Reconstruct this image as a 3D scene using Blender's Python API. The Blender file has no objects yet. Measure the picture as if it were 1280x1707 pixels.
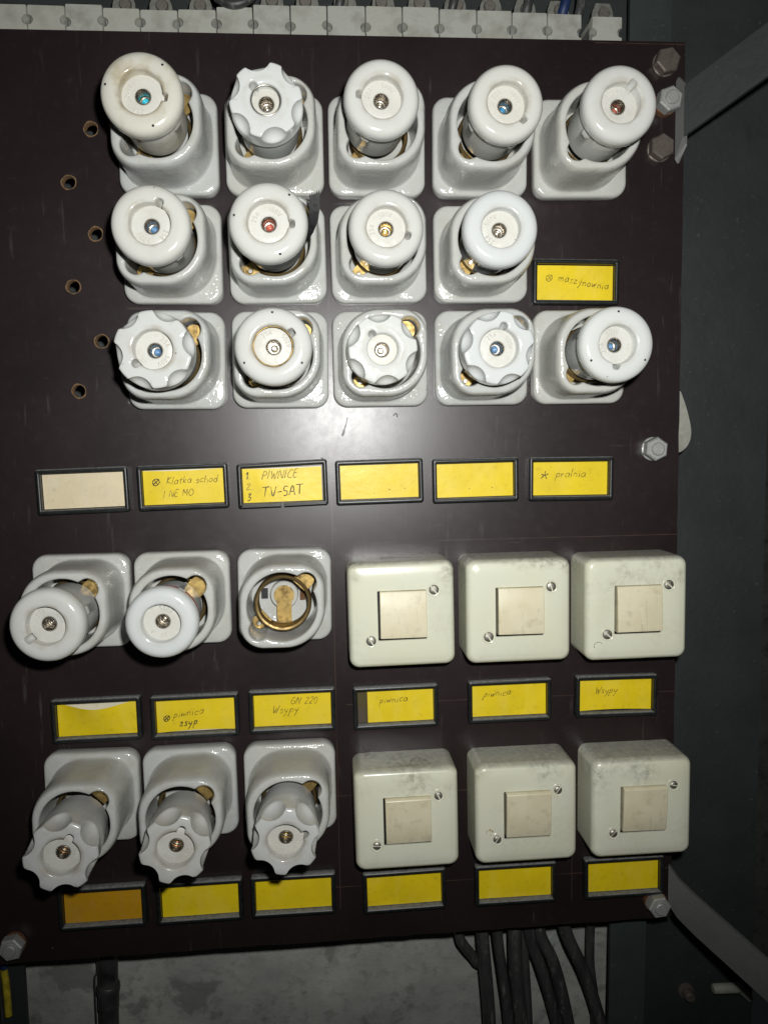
import bpy, math, random
from mathutils import Vector, Matrix

# ------------------------------------------------------------------ camera, world, lamp, exposure
scene = bpy.context.scene
COL = scene.collection
MM = 0.001

def W(u, v, h=0.0):
    """panel millimetres (u right, v up, h out of the panel) -> world metres"""
    return Vector((u * MM, -h * MM, v * MM))

cam_d = bpy.data.cameras.new("camera")
cam = bpy.data.objects.new("camera", cam_d)
COL.objects.link(cam)
cam_d.sensor_fit = 'VERTICAL'
cam_d.sensor_height = 36.0
cam_d.lens = 27.85
cam_d.clip_start = 0.01
cam_d.clip_end = 50.0
_r = Vector((0.99692968, -0.07647014, -0.01683816))
_up = -Vector((-0.02364316, -0.08897486, -0.99575322))
_bk = -Vector((0.07464722, 0.99309405, -0.09050967))
cam.matrix_world = Matrix(((_r.x, _up.x, _bk.x, 0.0), (_r.y, _up.y, _bk.y, -0.55),
                           (_r.z, _up.z, _bk.z, 0.0), (0, 0, 0, 1)))
scene.camera = cam

world = bpy.data.worlds.new("World")
scene.world = world
world.use_nodes = True
bgn = world.node_tree.nodes["Background"]
bgn.inputs[0].default_value = (0.85, 0.95, 1.0, 1)
bgn.inputs[1].default_value = 0.005

# the camera's own flash, a little right of and above the lens
fl_d = bpy.data.lights.new("camera_flash", 'SPOT')
fl_d.shadow_soft_size = 0.0085
fl_d.spot_size = math.radians(119)
fl_d.spot_blend = 1.0
fl_d.energy = 13.6
fl_d.color = (1.0, 0.995, 0.97)
fl = bpy.data.objects.new("camera_flash", fl_d)
COL.objects.link(fl)
fl.location = W(27, 40, 548)
_aim = W(55, 75, 0) - fl.location
fl.rotation_euler = _aim.to_track_quat('-Z', 'Y').to_euler()

scene.view_settings.view_transform = 'Standard'
scene.view_settings.look = 'None'
scene.view_settings.exposure = 0.0
scene.view_settings.gamma = 1.0
scene.cycles.max_bounces = 8

rng = random.Random(7)

# ------------------------------------------------------------------ materials
def new_mat(name):
    m = bpy.data.materials.new(name)
    m.use_nodes = True
    nt = m.node_tree
    return m, nt, nt.nodes["Principled BSDF"]

def nn(nt, t, **kw):
    n = nt.nodes.new(t)
    for k, v in kw.items():
        setattr(n, k, v)
    return n

def coords(nt, scale=(1, 1, 1), rot=(0, 0, 0), loc=(0, 0, 0), out='Object'):
    tc = nn(nt, 'ShaderNodeTexCoord')
    mp = nn(nt, 'ShaderNodeMapping')
    mp.inputs['Scale'].default_value = scale
    mp.inputs['Rotation'].default_value = rot
    mp.inputs['Location'].default_value = loc
    nt.links.new(tc.outputs[out], mp.inputs['Vector'])
    return mp.outputs['Vector']

def noise(nt, vec, scale, detail=3.0, rough=0.55):
    n = nn(nt, 'ShaderNodeTexNoise')
    n.inputs['Scale'].default_value = scale
    n.inputs['Detail'].default_value = detail
    n.inputs['Roughness'].default_value = rough
    nt.links.new(vec, n.inputs['Vector'])
    return n.outputs['Fac']

def ramp(nt, fac, a, b, lo=0.0, hi=1.0):
    n = nn(nt, 'ShaderNodeMapRange')
    n.inputs['From Min'].default_value = a
    n.inputs['From Max'].default_value = b
    n.inputs['To Min'].default_value = lo
    n.inputs['To Max'].default_value = hi
    nt.links.new(fac, n.inputs['Value'])
    return n.outputs['Result']

def mth(nt, op, a, b=None, c=None):
    n = nn(nt, 'ShaderNodeMath', operation=op)
    for i, x in enumerate((a, b, c)):
        if x is None:
            continue
        if isinstance(x, (int, float)):
            n.inputs[i].default_value = x
        else:
            nt.links.new(x, n.inputs[i])
    return n.outputs[0]

def mixc(nt, fac, a, b):
    n = nn(nt, 'ShaderNodeMix', data_type='RGBA')
    if isinstance(fac, (int, float)):
        n.inputs[0].default_value = fac
    else:
        nt.links.new(fac, n.inputs[0])
    for i, x in ((6, a), (7, b)):
        if isinstance(x, (tuple, list)):
            n.inputs[i].default_value = (*x[:3], 1)
        else:
            nt.links.new(x, n.inputs[i])
    return n.outputs[2]

def bump(nt, bsdf, height, strength, dist=0.0005, coat=False):
    n = nn(nt, 'ShaderNodeBump')
    n.inputs['Strength'].default_value = strength
    n.inputs['Distance'].default_value = dist
    nt.links.new(height, n.inputs['Height'])
    nt.links.new(n.outputs[0], bsdf.inputs['Normal'])
    if coat:
        nt.links.new(n.outputs[0], bsdf.inputs['Coat Normal'])
    return n

def rnd_loc(nt, vec):
    """shift the pattern per object so that repeats do not show the same stains"""
    oi = nn(nt, 'ShaderNodeObjectInfo')
    s = nn(nt, 'ShaderNodeVectorMath', operation='SCALE')
    cb = nn(nt, 'ShaderNodeCombineXYZ')
    for i in range(3):
        nt.links.new(mth(nt, 'MULTIPLY', oi.outputs['Random'], (3.1, 7.7, 5.3)[i]), cb.inputs[i])
    a = nn(nt, 'ShaderNodeVectorMath', operation='ADD')
    nt.links.new(vec, a.inputs[0])
    nt.links.new(cb.outputs[0], a.inputs[1])
    return a.outputs[0]

def up_mask(nt, lo=0.35, hi=0.9):
    g = nn(nt, 'ShaderNodeNewGeometry')
    sx = nn(nt, 'ShaderNodeSeparateXYZ')
    nt.links.new(g.outputs['Normal'], sx.inputs[0])
    return ramp(nt, sx.outputs['Z'], lo, hi)

def porcelain(name, base, dirt=(0.34, 0.31, 0.22), amount=0.25, rough=0.13, bumpy=0.25, dust=0.0, speck=1.0, ring=0.0):
    m, nt, b = new_mat(name)
    v = rnd_loc(nt, coords(nt))
    n1 = noise(nt, v, 70, 4)
    n2 = noise(nt, v, 420, 3)
    mask = mth(nt, 'MULTIPLY', ramp(nt, n1, 0.48, 0.75), amount)
    oi = nn(nt, 'ShaderNodeObjectInfo')
    warm = mixc(nt, oi.outputs['Random'], tuple(x * 0.98 for x in base), (base[0] * 1.02, base[1] * 1.0, base[2] * 0.955))
    c = mixc(nt, mth(nt, 'MULTIPLY', mask, ramp(nt, oi.outputs['Random'], 0, 1, 1.5, 0.7)), warm, dirt)
    # hairline smudges rubbed in by hands
    sm = mth(nt, 'MULTIPLY', ramp(nt, noise(nt, v, 240, 6, 0.75), 0.60, 0.72), ramp(nt, noise(nt, v, 38, 2), 0.50, 0.68))
    c = mixc(nt, mth(nt, 'MULTIPLY', sm, 0.30), c, (0.22, 0.19, 0.14))
    if ring:
        tc = nn(nt, 'ShaderNodeTexCoord')
        sp3 = nn(nt, 'ShaderNodeSeparateXYZ')
        nt.links.new(tc.outputs['Object'], sp3.inputs[0])
        rad = mth(nt, 'SQRT', mth(nt, 'ADD', mth(nt, 'POWER', sp3.outputs['X'], 2.0), mth(nt, 'POWER', sp3.outputs['Y'], 2.0)))
        k = ramp(nt, mth(nt, 'ABSOLUTE', mth(nt, 'SUBTRACT', rad, 0.0122)), 0.0024, 0.0004)
        k = mth(nt, 'MULTIPLY', k, ramp(nt, noise(nt, v, 95, 3), 0.36, 0.66))
        c = mixc(nt, mth(nt, 'MULTIPLY', k, ring), c, (0.28, 0.22, 0.12))
    # firing specks in the glaze
    vo = nn(nt, 'ShaderNodeTexVoronoi')
    vo.inputs['Scale'].default_value = 130
    nt.links.new(v, vo.inputs['Vector'])
    sx = nn(nt, 'ShaderNodeSeparateColor')
    nt.links.new(vo.outputs['Color'], sx.inputs[0])
    sp = mth(nt, 'MULTIPLY', ramp(nt, vo.outputs['Distance'], 0.075, 0.04), mth(nt, 'GREATER_THAN', sx.outputs[0], 0.93))
    c = mixc(nt, mth(nt, 'MULTIPLY', sp, 0.75 * speck), c, (0.08, 0.06, 0.05))
    if dust:
        dm = mth(nt, 'MULTIPLY', up_mask(nt), ramp(nt, n1, 0.3, 0.7, dust * 0.6, dust))
        c = mixc(nt, dm, c, (0.30, 0.28, 0.25))
        nt.links.new(mth(nt, 'ADD', dm, rough), b.inputs['Roughness'])
    else:
        nt.links.new(ramp(nt, n2, 0.35, 0.75, rough * 0.75, rough * 1.5), b.inputs['Roughness'])
    nt.links.new(c, b.inputs['Base Color'])
    hgt = mth(nt, 'ADD', mth(nt, 'MULTIPLY', n2, 0.9), mth(nt, 'MULTIPLY', noise(nt, v, 900, 2), 0.4))
    hgt = mth(nt, 'ADD', hgt, mth(nt, 'MULTIPLY', noise(nt, v, 170, 3), 1.3))
    bump(nt, b, hgt, bumpy, 0.0004)
    b.inputs['IOR'].default_value = 1.52
    return m

M_BASE = porcelain('glazed_porcelain', (0.50, 0.515, 0.50), amount=0.24, rough=0.10, bumpy=0.6, dust=0.35)
M_CAP = porcelain('cap_porcelain', (0.565, 0.58, 0.565), ring=0.45, amount=0.14, rough=0.105, bumpy=0.14, dust=0.12)
M_CREAM = porcelain('stained_porcelain', (0.58, 0.57, 0.50), ring=0.75, dirt=(0.36, 0.30, 0.17), amount=0.55, rough=0.16, bumpy=0.14)
M_WHITE = porcelain('white_porcelain', (0.60, 0.63, 0.63), ring=0.2, amount=0.06, rough=0.12, bumpy=0.08)
M_GREYCAP = porcelain('grey_porcelain', (0.55, 0.56, 0.55), ring=0.5, dirt=(0.3, 0.28, 0.24), amount=0.3, rough=0.17, bumpy=0.14, dust=0.25)
M_BISQUE = porcelain('matt_porcelain', (0.57, 0.57, 0.535), amount=0.2, rough=0.5, bumpy=0.2)

def metal(name, col, rough, dirt=None, amount=0.5, scale=300, bumps=0.25, metallic=1.0):
    m, nt, b = new_mat(name)
    v = rnd_loc(nt, coords(nt))
    n1 = noise(nt, v, scale, 4)
    c = mixc(nt, mth(nt, 'MULTIPLY', ramp(nt, n1, 0.42, 0.72), amount), col, dirt or tuple(x * 0.4 for x in col))
    nt.links.new(c, b.inputs['Base Color'])
    b.inputs['Metallic'].default_value = metallic
    nt.links.new(ramp(nt, n1, 0.3, 0.7, rough * 0.8, rough * 1.3), b.inputs['Roughness'])
    bump(nt, b, n1, bumps, 0.0003)
    return m

M_BRASS = metal('worn_brass', (0.45, 0.315, 0.11), 0.46, (0.13, 0.085, 0.03), 0.95, 220, 0.4, 0.75)
M_BRASSD = metal('dull_brass', (0.29, 0.205, 0.085), 0.44, (0.10, 0.065, 0.03), 0.8, 200, 0.3, 0.85)
M_STEEL = metal('nickel', (0.50, 0.475, 0.43), 0.32, (0.22, 0.18, 0.12), 0.6, 300, 0.04)
M_COPPER = metal('copper', (0.75, 0.45, 0.26), 0.25, (0.4, 0.22, 0.1), 0.4, 300, 0.03)
M_GOLD = metal('gilt', (0.75, 0.58, 0.24), 0.25, (0.36, 0.25, 0.09), 0.4, 300, 0.03)
M_SCREW = metal('zinc_screw', (0.42, 0.40, 0.36), 0.48, (0.2, 0.17, 0.12), 0.7, 600, 0.3, 0.9)
M_ZINC = metal('galvanised_zinc', (0.42, 0.43, 0.41), 0.55, (0.25, 0.25, 0.23), 0.6, 500, 0.5, 0.45)
M_BOLT = metal('old_bolt', (0.17, 0.145, 0.125), 0.5, (0.07, 0.05, 0.04), 0.7, 300, 0.4, 0.5)
M_RUST = metal('rusty_steel', (0.16, 0.075, 0.03), 0.8, (0.05, 0.03, 0.02), 0.8, 500, 0.6, 0.2)

def plain(name, col, rough, var=0.3, scale=200, bumps=0.1, dust=0.0, dustcol=(0.14, 0.14, 0.13), spec=0.5):
    m, nt, b = new_mat(name)
    v = rnd_loc(nt, coords(nt))
    n1 = noise(nt, v, scale, 4)
    c = mixc(nt, ramp(nt, n1, 0.3, 0.7), tuple(x * (1 - var) for x in col), tuple(min(1, x * (1 + var)) for x in col))
    if dust:
        dm = mth(nt, 'MULTIPLY', up_mask(nt, 0.3, 0.85), ramp(nt, noise(nt, v, 350, 4), 0.3, 0.6, dust * 0.55, dust))
        c = mixc(nt, dm, c, dustcol)
        nt.links.new(mth(nt, 'MAXIMUM', dm, rough), b.inputs['Roughness'])
    else:
        nt.links.new(ramp(nt, n1, 0.3, 0.7, rough * 0.85, rough * 1.2), b.inputs['Roughness'])
    nt.links.new(c, b.inputs['Base Color'])
    b.inputs['Specular IOR Level'].default_value = spec
    bump(nt, b, noise(nt, v, scale * 4, 2), bumps, 0.0002)
    return m

M_FRAME = plain('black_plastic', (0.012, 0.0145, 0.0145), 0.36, 0.4, 200, 0.2, dust=0.9, dustcol=(0.23, 0.235, 0.225))
M_TAPE = plain('black_tape', (0.013, 0.014, 0.014), 0.45, 0.4, 500, 0.4)
M_RED = plain('red_string', (0.30, 0.075, 0.06), 0.8, 0.5, 900, 0.8)
M_DARK = plain('dark_slot', (0.01, 0.01, 0.011), 0.6)
def ink(name, col, skip):
    m, nt, b = new_mat(name)
    v = coords(nt)
    n1 = noise(nt, v, 520, 3, 0.6)
    n2 = noise(nt, v, 140, 2)
    k = ramp(nt, mth(nt, 'ADD', mth(nt, 'MULTIPLY', n1, 0.6), mth(nt, 'MULTIPLY', n2, 0.4)), skip, skip + 0.12)
    c = mixc(nt, k, (0.60, 0.45, 0.0), col)
    nt.links.new(c, b.inputs['Base Color'])
    b.inputs['Roughness'].default_value = 0.6
    return m
M_INK = ink('pencil', (0.15, 0.105, 0.012), 0.36)
M_INKD = ink('marker', (0.055, 0.042, 0.012), 0.31)
M_BLACKPEN = plain('black_pen', (0.006, 0.006, 0.007), 0.6)
M_SMEAR = plain('grey_smear', (0.055, 0.055, 0.056), 0.42, 0.7, 500)
def rubber():
    m, nt, b = new_mat('cable_rubber')
    v = rnd_loc(nt, coords(nt, (1, .22, 1)))
    n1 = noise(nt, v, 120, 5, 0.65)
    c = mixc(nt, ramp(nt, n1, 0.3, 0.7), (0.026, 0.027, 0.027), (0.062, 0.063, 0.061))
    oi = nn(nt, 'ShaderNodeObjectInfo')
    am = ramp(nt, oi.outputs['Random'], 0.0, 1.0, 0.3, 0.85)
    c = mixc(nt, mth(nt, 'MULTIPLY', ramp(nt, noise(nt, v, 210, 5, 0.7), 0.56, 0.70), am), c, (0.22, 0.22, 0.21))
    nt.links.new(c, b.inputs['Base Color'])
    nt.links.new(ramp(nt, n1, 0.3, 0.7, 0.36, 0.6), b.inputs['Roughness'])
    bump(nt, b, n1, 0.3, 0.0006)
    return m
M_RUBBER = rubber()
M_PIPE = plain('painted_pipe', (0.035, 0.037, 0.035), 0.45, 0.6, 60, 0.4)
M_WIREY = plain('yellow_insulation', (0.42, 0.33, 0.02), 0.5)
M_WIREB = plain('blue_insulation', (0.01, 0.025, 0.09), 0.5)
M_BLUE = plain('blue_enamel', (0.035, 0.21, 0.40), 0.3, 0.35, 1500, 0.3)
M_CYAN = plain('cyan_enamel', (0.03, 0.46, 0.60), 0.4, 0.3, 1500, 0.3)
M_LBLUE = plain('pale_blue_enamel', (0.09, 0.20, 0.36), 0.3, 0.35, 1500, 0.3)
M_REDI = plain('red_enamel', (0.40, 0.085, 0.055), 0.3, 0.35, 1500, 0.3)
M_PALE = plain('pale_plate', (0.30, 0.30, 0.26), 0.6, 0.2, 100)
M_RIM = plain('chipped_phenolic', (0.16, 0.095, 0.045), 0.8, 0.5, 900, 0.6)

def switch_mat(name, col):
    m, nt, b = new_mat(name)
    v = rnd_loc(nt, coords(nt))
    n1 = noise(nt, v, 32, 3)
    n2 = noise(nt, v, 260, 5, 0.7)
    grime = mth(nt, 'MULTIPLY', ramp(nt, n1, 0.46, 0.66), ramp(nt, n2, 0.40, 0.66))
    sep = nn(nt, 'ShaderNodeSeparateXYZ')
    tc = nn(nt, 'ShaderNodeTexCoord')
    nt.links.new(tc.outputs['Object'], sep.inputs[0])
    band = ramp(nt, sep.outputs['Y'], 0.010, 0.030, 0.18, 1.0)      # grime gathers along the upper edge
    c = mixc(nt, mth(nt, 'MULTIPLY', grime, band), col, (0.20, 0.19, 0.155))
    c = mixc(nt, mth(nt, 'MULTIPLY', ramp(nt, noise(nt, v, 18, 2), 0.45, 0.7), 0.3), c, (0.62, 0.62, 0.40))
    dm = mth(nt, 'MULTIPLY', up_mask(nt, 0.4, 0.85), ramp(nt, n2, 0.25, 0.6, 0.38, 0.68))
    c = mixc(nt, dm, c, (0.25, 0.24, 0.215))
    nt.links.new(c, b.inputs['Base Color'])
    nt.links.new(mth(nt, 'ADD', mth(nt, 'MULTIPLY', grime, 0.3), 0.24), b.inputs['Roughness'])
    bump(nt, b, noise(nt, v, 700, 2), 0.12, 0.0002)
    b.inputs['Subsurface Weight'].default_value = 0.0
    return m
M_SWITCH = switch_mat('ivory_plastic', (0.69, 0.70, 0.565))

def rocker_mat():
    m, nt, b = new_mat('yellowed_plastic')
    v = rnd_loc(nt, coords(nt))
    n1 = noise(nt, v, 60, 4)
    c = mixc(nt, ramp(nt, n1, 0.3, 0.7), (0.66, 0.60, 0.41), (0.72, 0.67, 0.49))
    n2 = noise(nt, rnd_loc(nt, coords(nt, (1, 0.12, 1), (0, 0, 0.5))), 420, 4, 0.6)
    c = mixc(nt, mth(nt, 'MULTIPLY', ramp(nt, n2, 0.60, 0.72), 0.35), c, (0.32, 0.27, 0.18))
    c = mixc(nt, mth(nt, 'MULTIPLY', ramp(nt, noise(nt, v, 150, 5), 0.56, 0.72), 0.4), c, (0.40, 0.35, 0.25))
    nt.links.new(c, b.inputs['Base Color'])
    nt.links.new(ramp(nt, n1, 0.3, 0.7, 0.36, 0.5), b.inputs['Roughness'])
    bump(nt, b, noise(nt, v, 500, 3), 0.1, 0.0002)
    return m
M_ROCKER = rocker_mat()

def paper(name, col, rough=0.34, fade=0.12):
    m, nt, b = new_mat(name)
    v = rnd_loc(nt, coords(nt))
    n1 = noise(nt, v, 45, 3)
    c = mixc(nt, ramp(nt, n1, 0.3, 0.7), tuple(x * (1 - fade) for x in col), col)
    c = mixc(nt, mth(nt, 'MULTIPLY', ramp(nt, noise(nt, v, 240, 5), 0.58, 0.74), 0.35), c, tuple(x * 0.5 for x in col))
    fd = mth(nt, 'MULTIPLY', ramp(nt, noise(nt, rnd_loc(nt, coords(nt, (1, .35, 1))), 80, 4), 0.50, 0.70), 0.30)
    c = mixc(nt, fd, c, (min(1, col[0] * 1.02), col[1] * 1.05, col[2] + 0.10))
    nt.links.new(c, b.inputs['Base Color'])
    b.inputs['Roughness'].default_value = 0.6
    b.inputs['Coat Weight'].default_value = 0.35          # the clear film over the card
    b.inputs['Coat Roughness'].default_value = rough
    bump(nt, b, noise(nt, v, 90, 3), 0.35, 0.0008, coat=True)
    return m
M_YELLOW = paper('yellow_card', (0.84, 0.63, 0.0))
M_AMBER = paper('amber_card', (0.56, 0.29, 0.0))
M_BEIGE = paper('beige_card', (0.74, 0.64, 0.43))
M_WHITEP = paper('white_card', (0.78, 0.74, 0.58))
M_OLIVE = paper('olive_card', (0.075, 0.055, 0.006))

def panel_mat():
    m, nt, b = new_mat('brown_phenolic')
    tc = nn(nt, 'ShaderNodeTexCoord')
    v = tc.outputs['Object']
    sep = nn(nt, 'ShaderNodeSeparateXYZ')
    nt.links.new(v, sep.inputs[0])
    X, Y = sep.outputs['X'], sep.outputs['Y']
    n1 = noise(nt, v, 14, 4)
    n2 = noise(nt, v, 160, 4, 0.6)
    c = mixc(nt, ramp(nt, n1, 0.3, 0.7), (0.0140, 0.0084, 0.0088), (0.0200, 0.0122, 0.0126))
    c = mixc(nt, mth(nt, 'MULTIPLY', ramp(nt, n2, 0.62, 0.76), 0.10), c, (0.07, 0.06, 0.055))
    # dusty scuffs
    sc1 = noise(nt, coords(nt, (1, 0.10, 1), (0, 0, 0.9)), 260, 3, 0.6)
    c = mixc(nt, mth(nt, 'MULTIPLY', mth(nt, 'MULTIPLY', ramp(nt, sc1, 0.63, 0.72), ramp(nt, n1, 0.42, 0.62)), 0.36), c, (0.10, 0.095, 0.085))
    sc2 = noise(nt, coords(nt, (0.10, 1, 1), (0, 0, -0.5), (0.3, 0.1, 0)), 300, 3, 0.6)
    c = mixc(nt, mth(nt, 'MULTIPLY', mth(nt, 'MULTIPLY', ramp(nt, sc2, 0.68, 0.75), ramp(nt, noise(nt, v, 9, 2), 0.45, 0.65)), 0.35), c, (0.11, 0.085, 0.065))
    vo = nn(nt, 'ShaderNodeTexVoronoi')
    vo.inputs['Scale'].default_value = 55
    nt.links.new(v, vo.inputs['Vector'])
    scp = nn(nt, 'ShaderNodeSeparateColor')
    nt.links.new(vo.outputs['Color'], scp.inputs[0])
    sp = mth(nt, 'MULTIPLY', ramp(nt, vo.outputs['Distance'], 0.05, 0.02), mth(nt, 'GREATER_THAN', scp.outputs[0], 0.86))
    c = mixc(nt, mth(nt, 'MULTIPLY', sp, 0.6), c, (0.22, 0.2, 0.17))
    # scribed setting-out lines
    def line(coord, at, other, lo, hi, wdt=0.0003):
        d = mth(nt, 'ABSOLUTE', mth(nt, 'SUBTRACT', coord, at))
        k = ramp(nt, d, wdt, wdt * 0.4)
        k = mth(nt, 'MULTIPLY', k, mth(nt, 'GREATER_THAN', other, lo))
        return mth(nt, 'MULTIPLY', k, mth(nt, 'LESS_THAN', other, hi))
    L = None
    for a in ((X, 0.0048, Y, -0.34, 0.02), (Y, -0.0712, X, 0.078, 0.2535), (Y, -0.1872, X, 0.012, 0.2535),
              (Y, -0.2545, X, 0.0, 0.2535), (Y, -0.323, X, 0.0, 0.2535), (X, 0.1765, Y, -0.345, -0.30),
              (Y, 0.2655, X, 0.19, 0.2525)):
        k = line(*a)
        L = k if L is None else mth(nt, 'MAXIMUM', L, k)
    L = mth(nt, 'MULTIPLY', L, ramp(nt, noise(nt, v, 60, 3), 0.3, 0.6, 0.15, 0.55))
    c = mixc(nt, L, c, (0.12, 0.075, 0.055))
    nt.links.new(c, b.inputs['Base Color'])
    r = ramp(nt, n1, 0.3, 0.7, 0.325, 0.342)
    r = mth(nt, 'ADD', r, mth(nt, 'MULTIPLY', ramp(nt, n2, 0.4, 0.7), 0.025))
    nt.links.new(r, b.inputs['Roughness'])
    b.inputs['IOR'].default_value = 1.55
    bump(nt, b, noise(nt, v, 1300, 2), 0.10, 0.0002)
    return m
M_PANEL = panel_mat()

def steel_paint(name, col, dustc=0.3):
    m, nt, b = new_mat(name)
    v = coords(nt)
    n1 = noise(nt, v, 9, 5, 0.6)
    n2 = noise(nt, v, 220, 4)
    c = mixc(nt, ramp(nt, n1, 0.3, 0.7), tuple(x * 0.75 for x in col), tuple(x * 1.25 for x in col))
    c = mixc(nt, mth(nt, 'MULTIPLY', ramp(nt, n2, 0.66, 0.74), 0.35), c, (0.12, 0.13, 0.12))
    c = mixc(nt, mth(nt, 'MULTIPLY', ramp(nt, noise(nt, coords(nt, (1, 0.3, 1)), 34, 6, 0.7), 0.60, 0.72), 0.4), c, tuple(x * 0.45 for x in col))
    nt.links.new(c, b.inputs['Base Color'])
    b.inputs['Roughness'].default_value = 0.55
    bump(nt, b, mth(nt, 'ADD', noise(nt, v, 25, 4), mth(nt, 'MULTIPLY', n2, 0.2)), 0.5, 0.002)
    return m
M_CAB = steel_paint('green_grey_paint', (0.027, 0.033, 0.0325))
M_UP = steel_paint('green_paint', (0.036, 0.047, 0.0455))
M_STRAP = steel_paint('grey_paint', (0.030, 0.035, 0.035))
M_STRAPD = steel_paint('pale_grey_paint', (0.115, 0.115, 0.112))

def concrete():
    m, nt, b = new_mat('concrete')
    v = coords(nt)
    n1 = noise(nt, v, 12, 6, 0.65)
    n2 = noise(nt, v, 90, 5, 0.7)
    c = mixc(nt, ramp(nt, n1, 0.35, 0.65), (0.26, 0.265, 0.25), (0.44, 0.44, 0.41))
    c = mixc(nt, mth(nt, 'MULTIPLY', ramp(nt, noise(nt, v, 26, 5, 0.6), 0.57, 0.63), 0.6), c, (0.13, 0.13, 0.12))
    c = mixc(nt, mth(nt, 'MULTIPLY', ramp(nt, n2, 0.52, 0.72), 0.6), c, (0.16, 0.16, 0.148))
    c = mixc(nt, mth(nt, 'MULTIPLY', ramp(nt, noise(nt, v, 240, 3), 0.64, 0.74), 0.35), c, (0.40, 0.40, 0.37))
    nt.links.new(c, b.inputs['Base Color'])
    b.inputs['Roughness'].default_value = 0.9
    bump(nt, b, mth(nt, 'ADD', n1, mth(nt, 'MULTIPLY', n2, 0.4)), 0.6, 0.003)
    return m
M_CONC = concrete()
M_TERM = porcelain('dirty_terminal_porcelain', (0.40, 0.41, 0.37), dirt=(0.2, 0.19, 0.16), amount=0.5, rough=0.4, bumpy=0.3)
M_TERMHOLE = plain('terminal_recess', (0.16, 0.165, 0.15), 0.7, 0.3, 300)
M_CLAMP = metal('tinned_clamp', (0.40, 0.40, 0.36), 0.42, (0.10, 0.10, 0.09), 0.7, 300, 0.4, 0.6)

# ------------------------------------------------------------------ mesh helpers (all sizes in mm)
class MB:
    def __init__(self):
        self.v, self.f = [], []

    def ring(self, pts):
        s = len(self.v)
        self.v.extend(pts)
        return list(range(s, s + len(pts)))

    def loft(self, rings, closed=True, cap0=False, cap1=False):
        ids = [self.ring(r) for r in rings]
        n = len(rings[0])
        for a, b in zip(ids, ids[1:]):
            for i in range(n if closed else n - 1):
                j = (i + 1) % n
                self.f.append((a[i], a[j], b[j], b[i]))
        if cap0:
            self.f.append(tuple(reversed(ids[0])))
        if cap1:
            self.f.append(tuple(ids[-1]))
        return self

    def box(self, x0, x1, y0, y1, z0, z1):
        s = len(self.v)
        self.v += [(x, y, z) for z in (z0, z1) for y in (y0, y1) for x in (x0, x1)]
        for q in ((0, 2, 3, 1), (4, 5, 7, 6), (0, 1, 5, 4), (2, 6, 7, 3), (0, 4, 6, 2), (1, 3, 7, 5)):
            self.f.append(tuple(s + i for i in q))
        return self

    def prism(self, outline, z0, z1):
        return self.loft([[(x, y, z0) for x, y in outline], [(x, y, z1) for x, y in outline]], cap0=True, cap1=True)

    def tube(self, path, r, n=14, radii=None):
        pts = [Vector(p) for p in path]
        rings = []
        ref = Vector((0.13, 0.29, 0.95)).normalized()
        for i, p in enumerate(pts):
            t = (pts[min(i + 1, len(pts) - 1)] - pts[max(i - 1, 0)]).normalized()
            a = t.cross(ref).normalized()
            b = t.cross(a).normalized()
            rr = radii[i] if radii else r
            rings.append([tuple(p + a * rr * math.cos(2 * math.pi * k / n) + b * rr * math.sin(2 * math.pi * k / n)) for k in range(n)])
        return self.loft(rings, cap0=True, cap1=True)

    def ribbon(self, line, w, z, ridge=0.0, taper=0.0):
        """a flat pen stroke, or with ridge a raised moulded one"""
        p = [Vector((x, y)) for x, y in line]
        n = len(p)
        cols = []
        for i in range(n):
            t = p[min(i + 1, n - 1)] - p[max(i - 1, 0)]
            if t.length < 1e-9:
                t = Vector((1, 0))
            t.normalize()
            nrm = Vector((-t.y, t.x)) * w / 2 * (1 + taper * math.sin(2.1 * i + line[0][0] * 3.7))
            cols.append((p[i] + nrm, p[i], p[i] - nrm))
        if ridge:
            rings = [[(a.x, a.y, z), (m.x, m.y, z + ridge), (c.x, c.y, z)] for a, m, c in cols]
        else:
            rings = [[(a.x, a.y, z), (c.x, c.y, z)] for a, m, c in cols]
        self.loft([list(reversed(r)) for r in rings], closed=False)
        return self

    def mesh(self, name, mat, smooth=True, angle=38):
        me = bpy.data.meshes.new(name)
        me.from_pydata([(x * MM, y * MM, z * MM) for x, y, z in self.v], [], self.f)
        me.materials.append(mat)
        import bmesh
        bm = bmesh.new()
        bm.from_mesh(me)
        bmesh.ops.recalc_face_normals(bm, faces=bm.faces)
        bm.to_mesh(me)
        bm.free()
        if smooth:
            me.polygons.foreach_set('use_smooth', [True] * len(me.polygons))
            me.set_sharp_from_angle(angle=math.radians(angle))
        me.update()
        return me

def put(name, me, parent=None, loc=(0, 0, 0), rot=(0, 0, 0), label=None):
    o = bpy.data.objects.new(name, me)
    COL.objects.link(o)
    o.parent = parent
    o.location = Vector(loc) * MM
    o.rotation_euler = rot
    if label:
        o['label'] = label
    return o

def thing(name, label, cat, u=0, v=0, h=0, spin=0.0, group=None):
    o = bpy.data.objects.new(name, None)
    COL.objects.link(o)
    o.empty_display_size = 0.01
    o.location = W(u, v, h)
    o.rotation_euler = (math.pi / 2, -math.radians(spin), 0)
    o['label'] = label
    o['category'] = cat
    if group:
        o['group'] = group
    return o

def structure(name, me, label):
    o = bpy.data.objects.new(name, me)
    COL.objects.link(o)
    o.rotation_euler = (math.pi / 2, 0, 0)
    o['kind'] = 'structure'
    o['label'] = label
    return o

def circle(r, z, n=40, cx=0, cy=0):
    return [(cx + r * math.cos(2 * math.pi * i / n), cy + r * math.sin(2 * math.pi * i / n), z) for i in range(n)]

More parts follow.
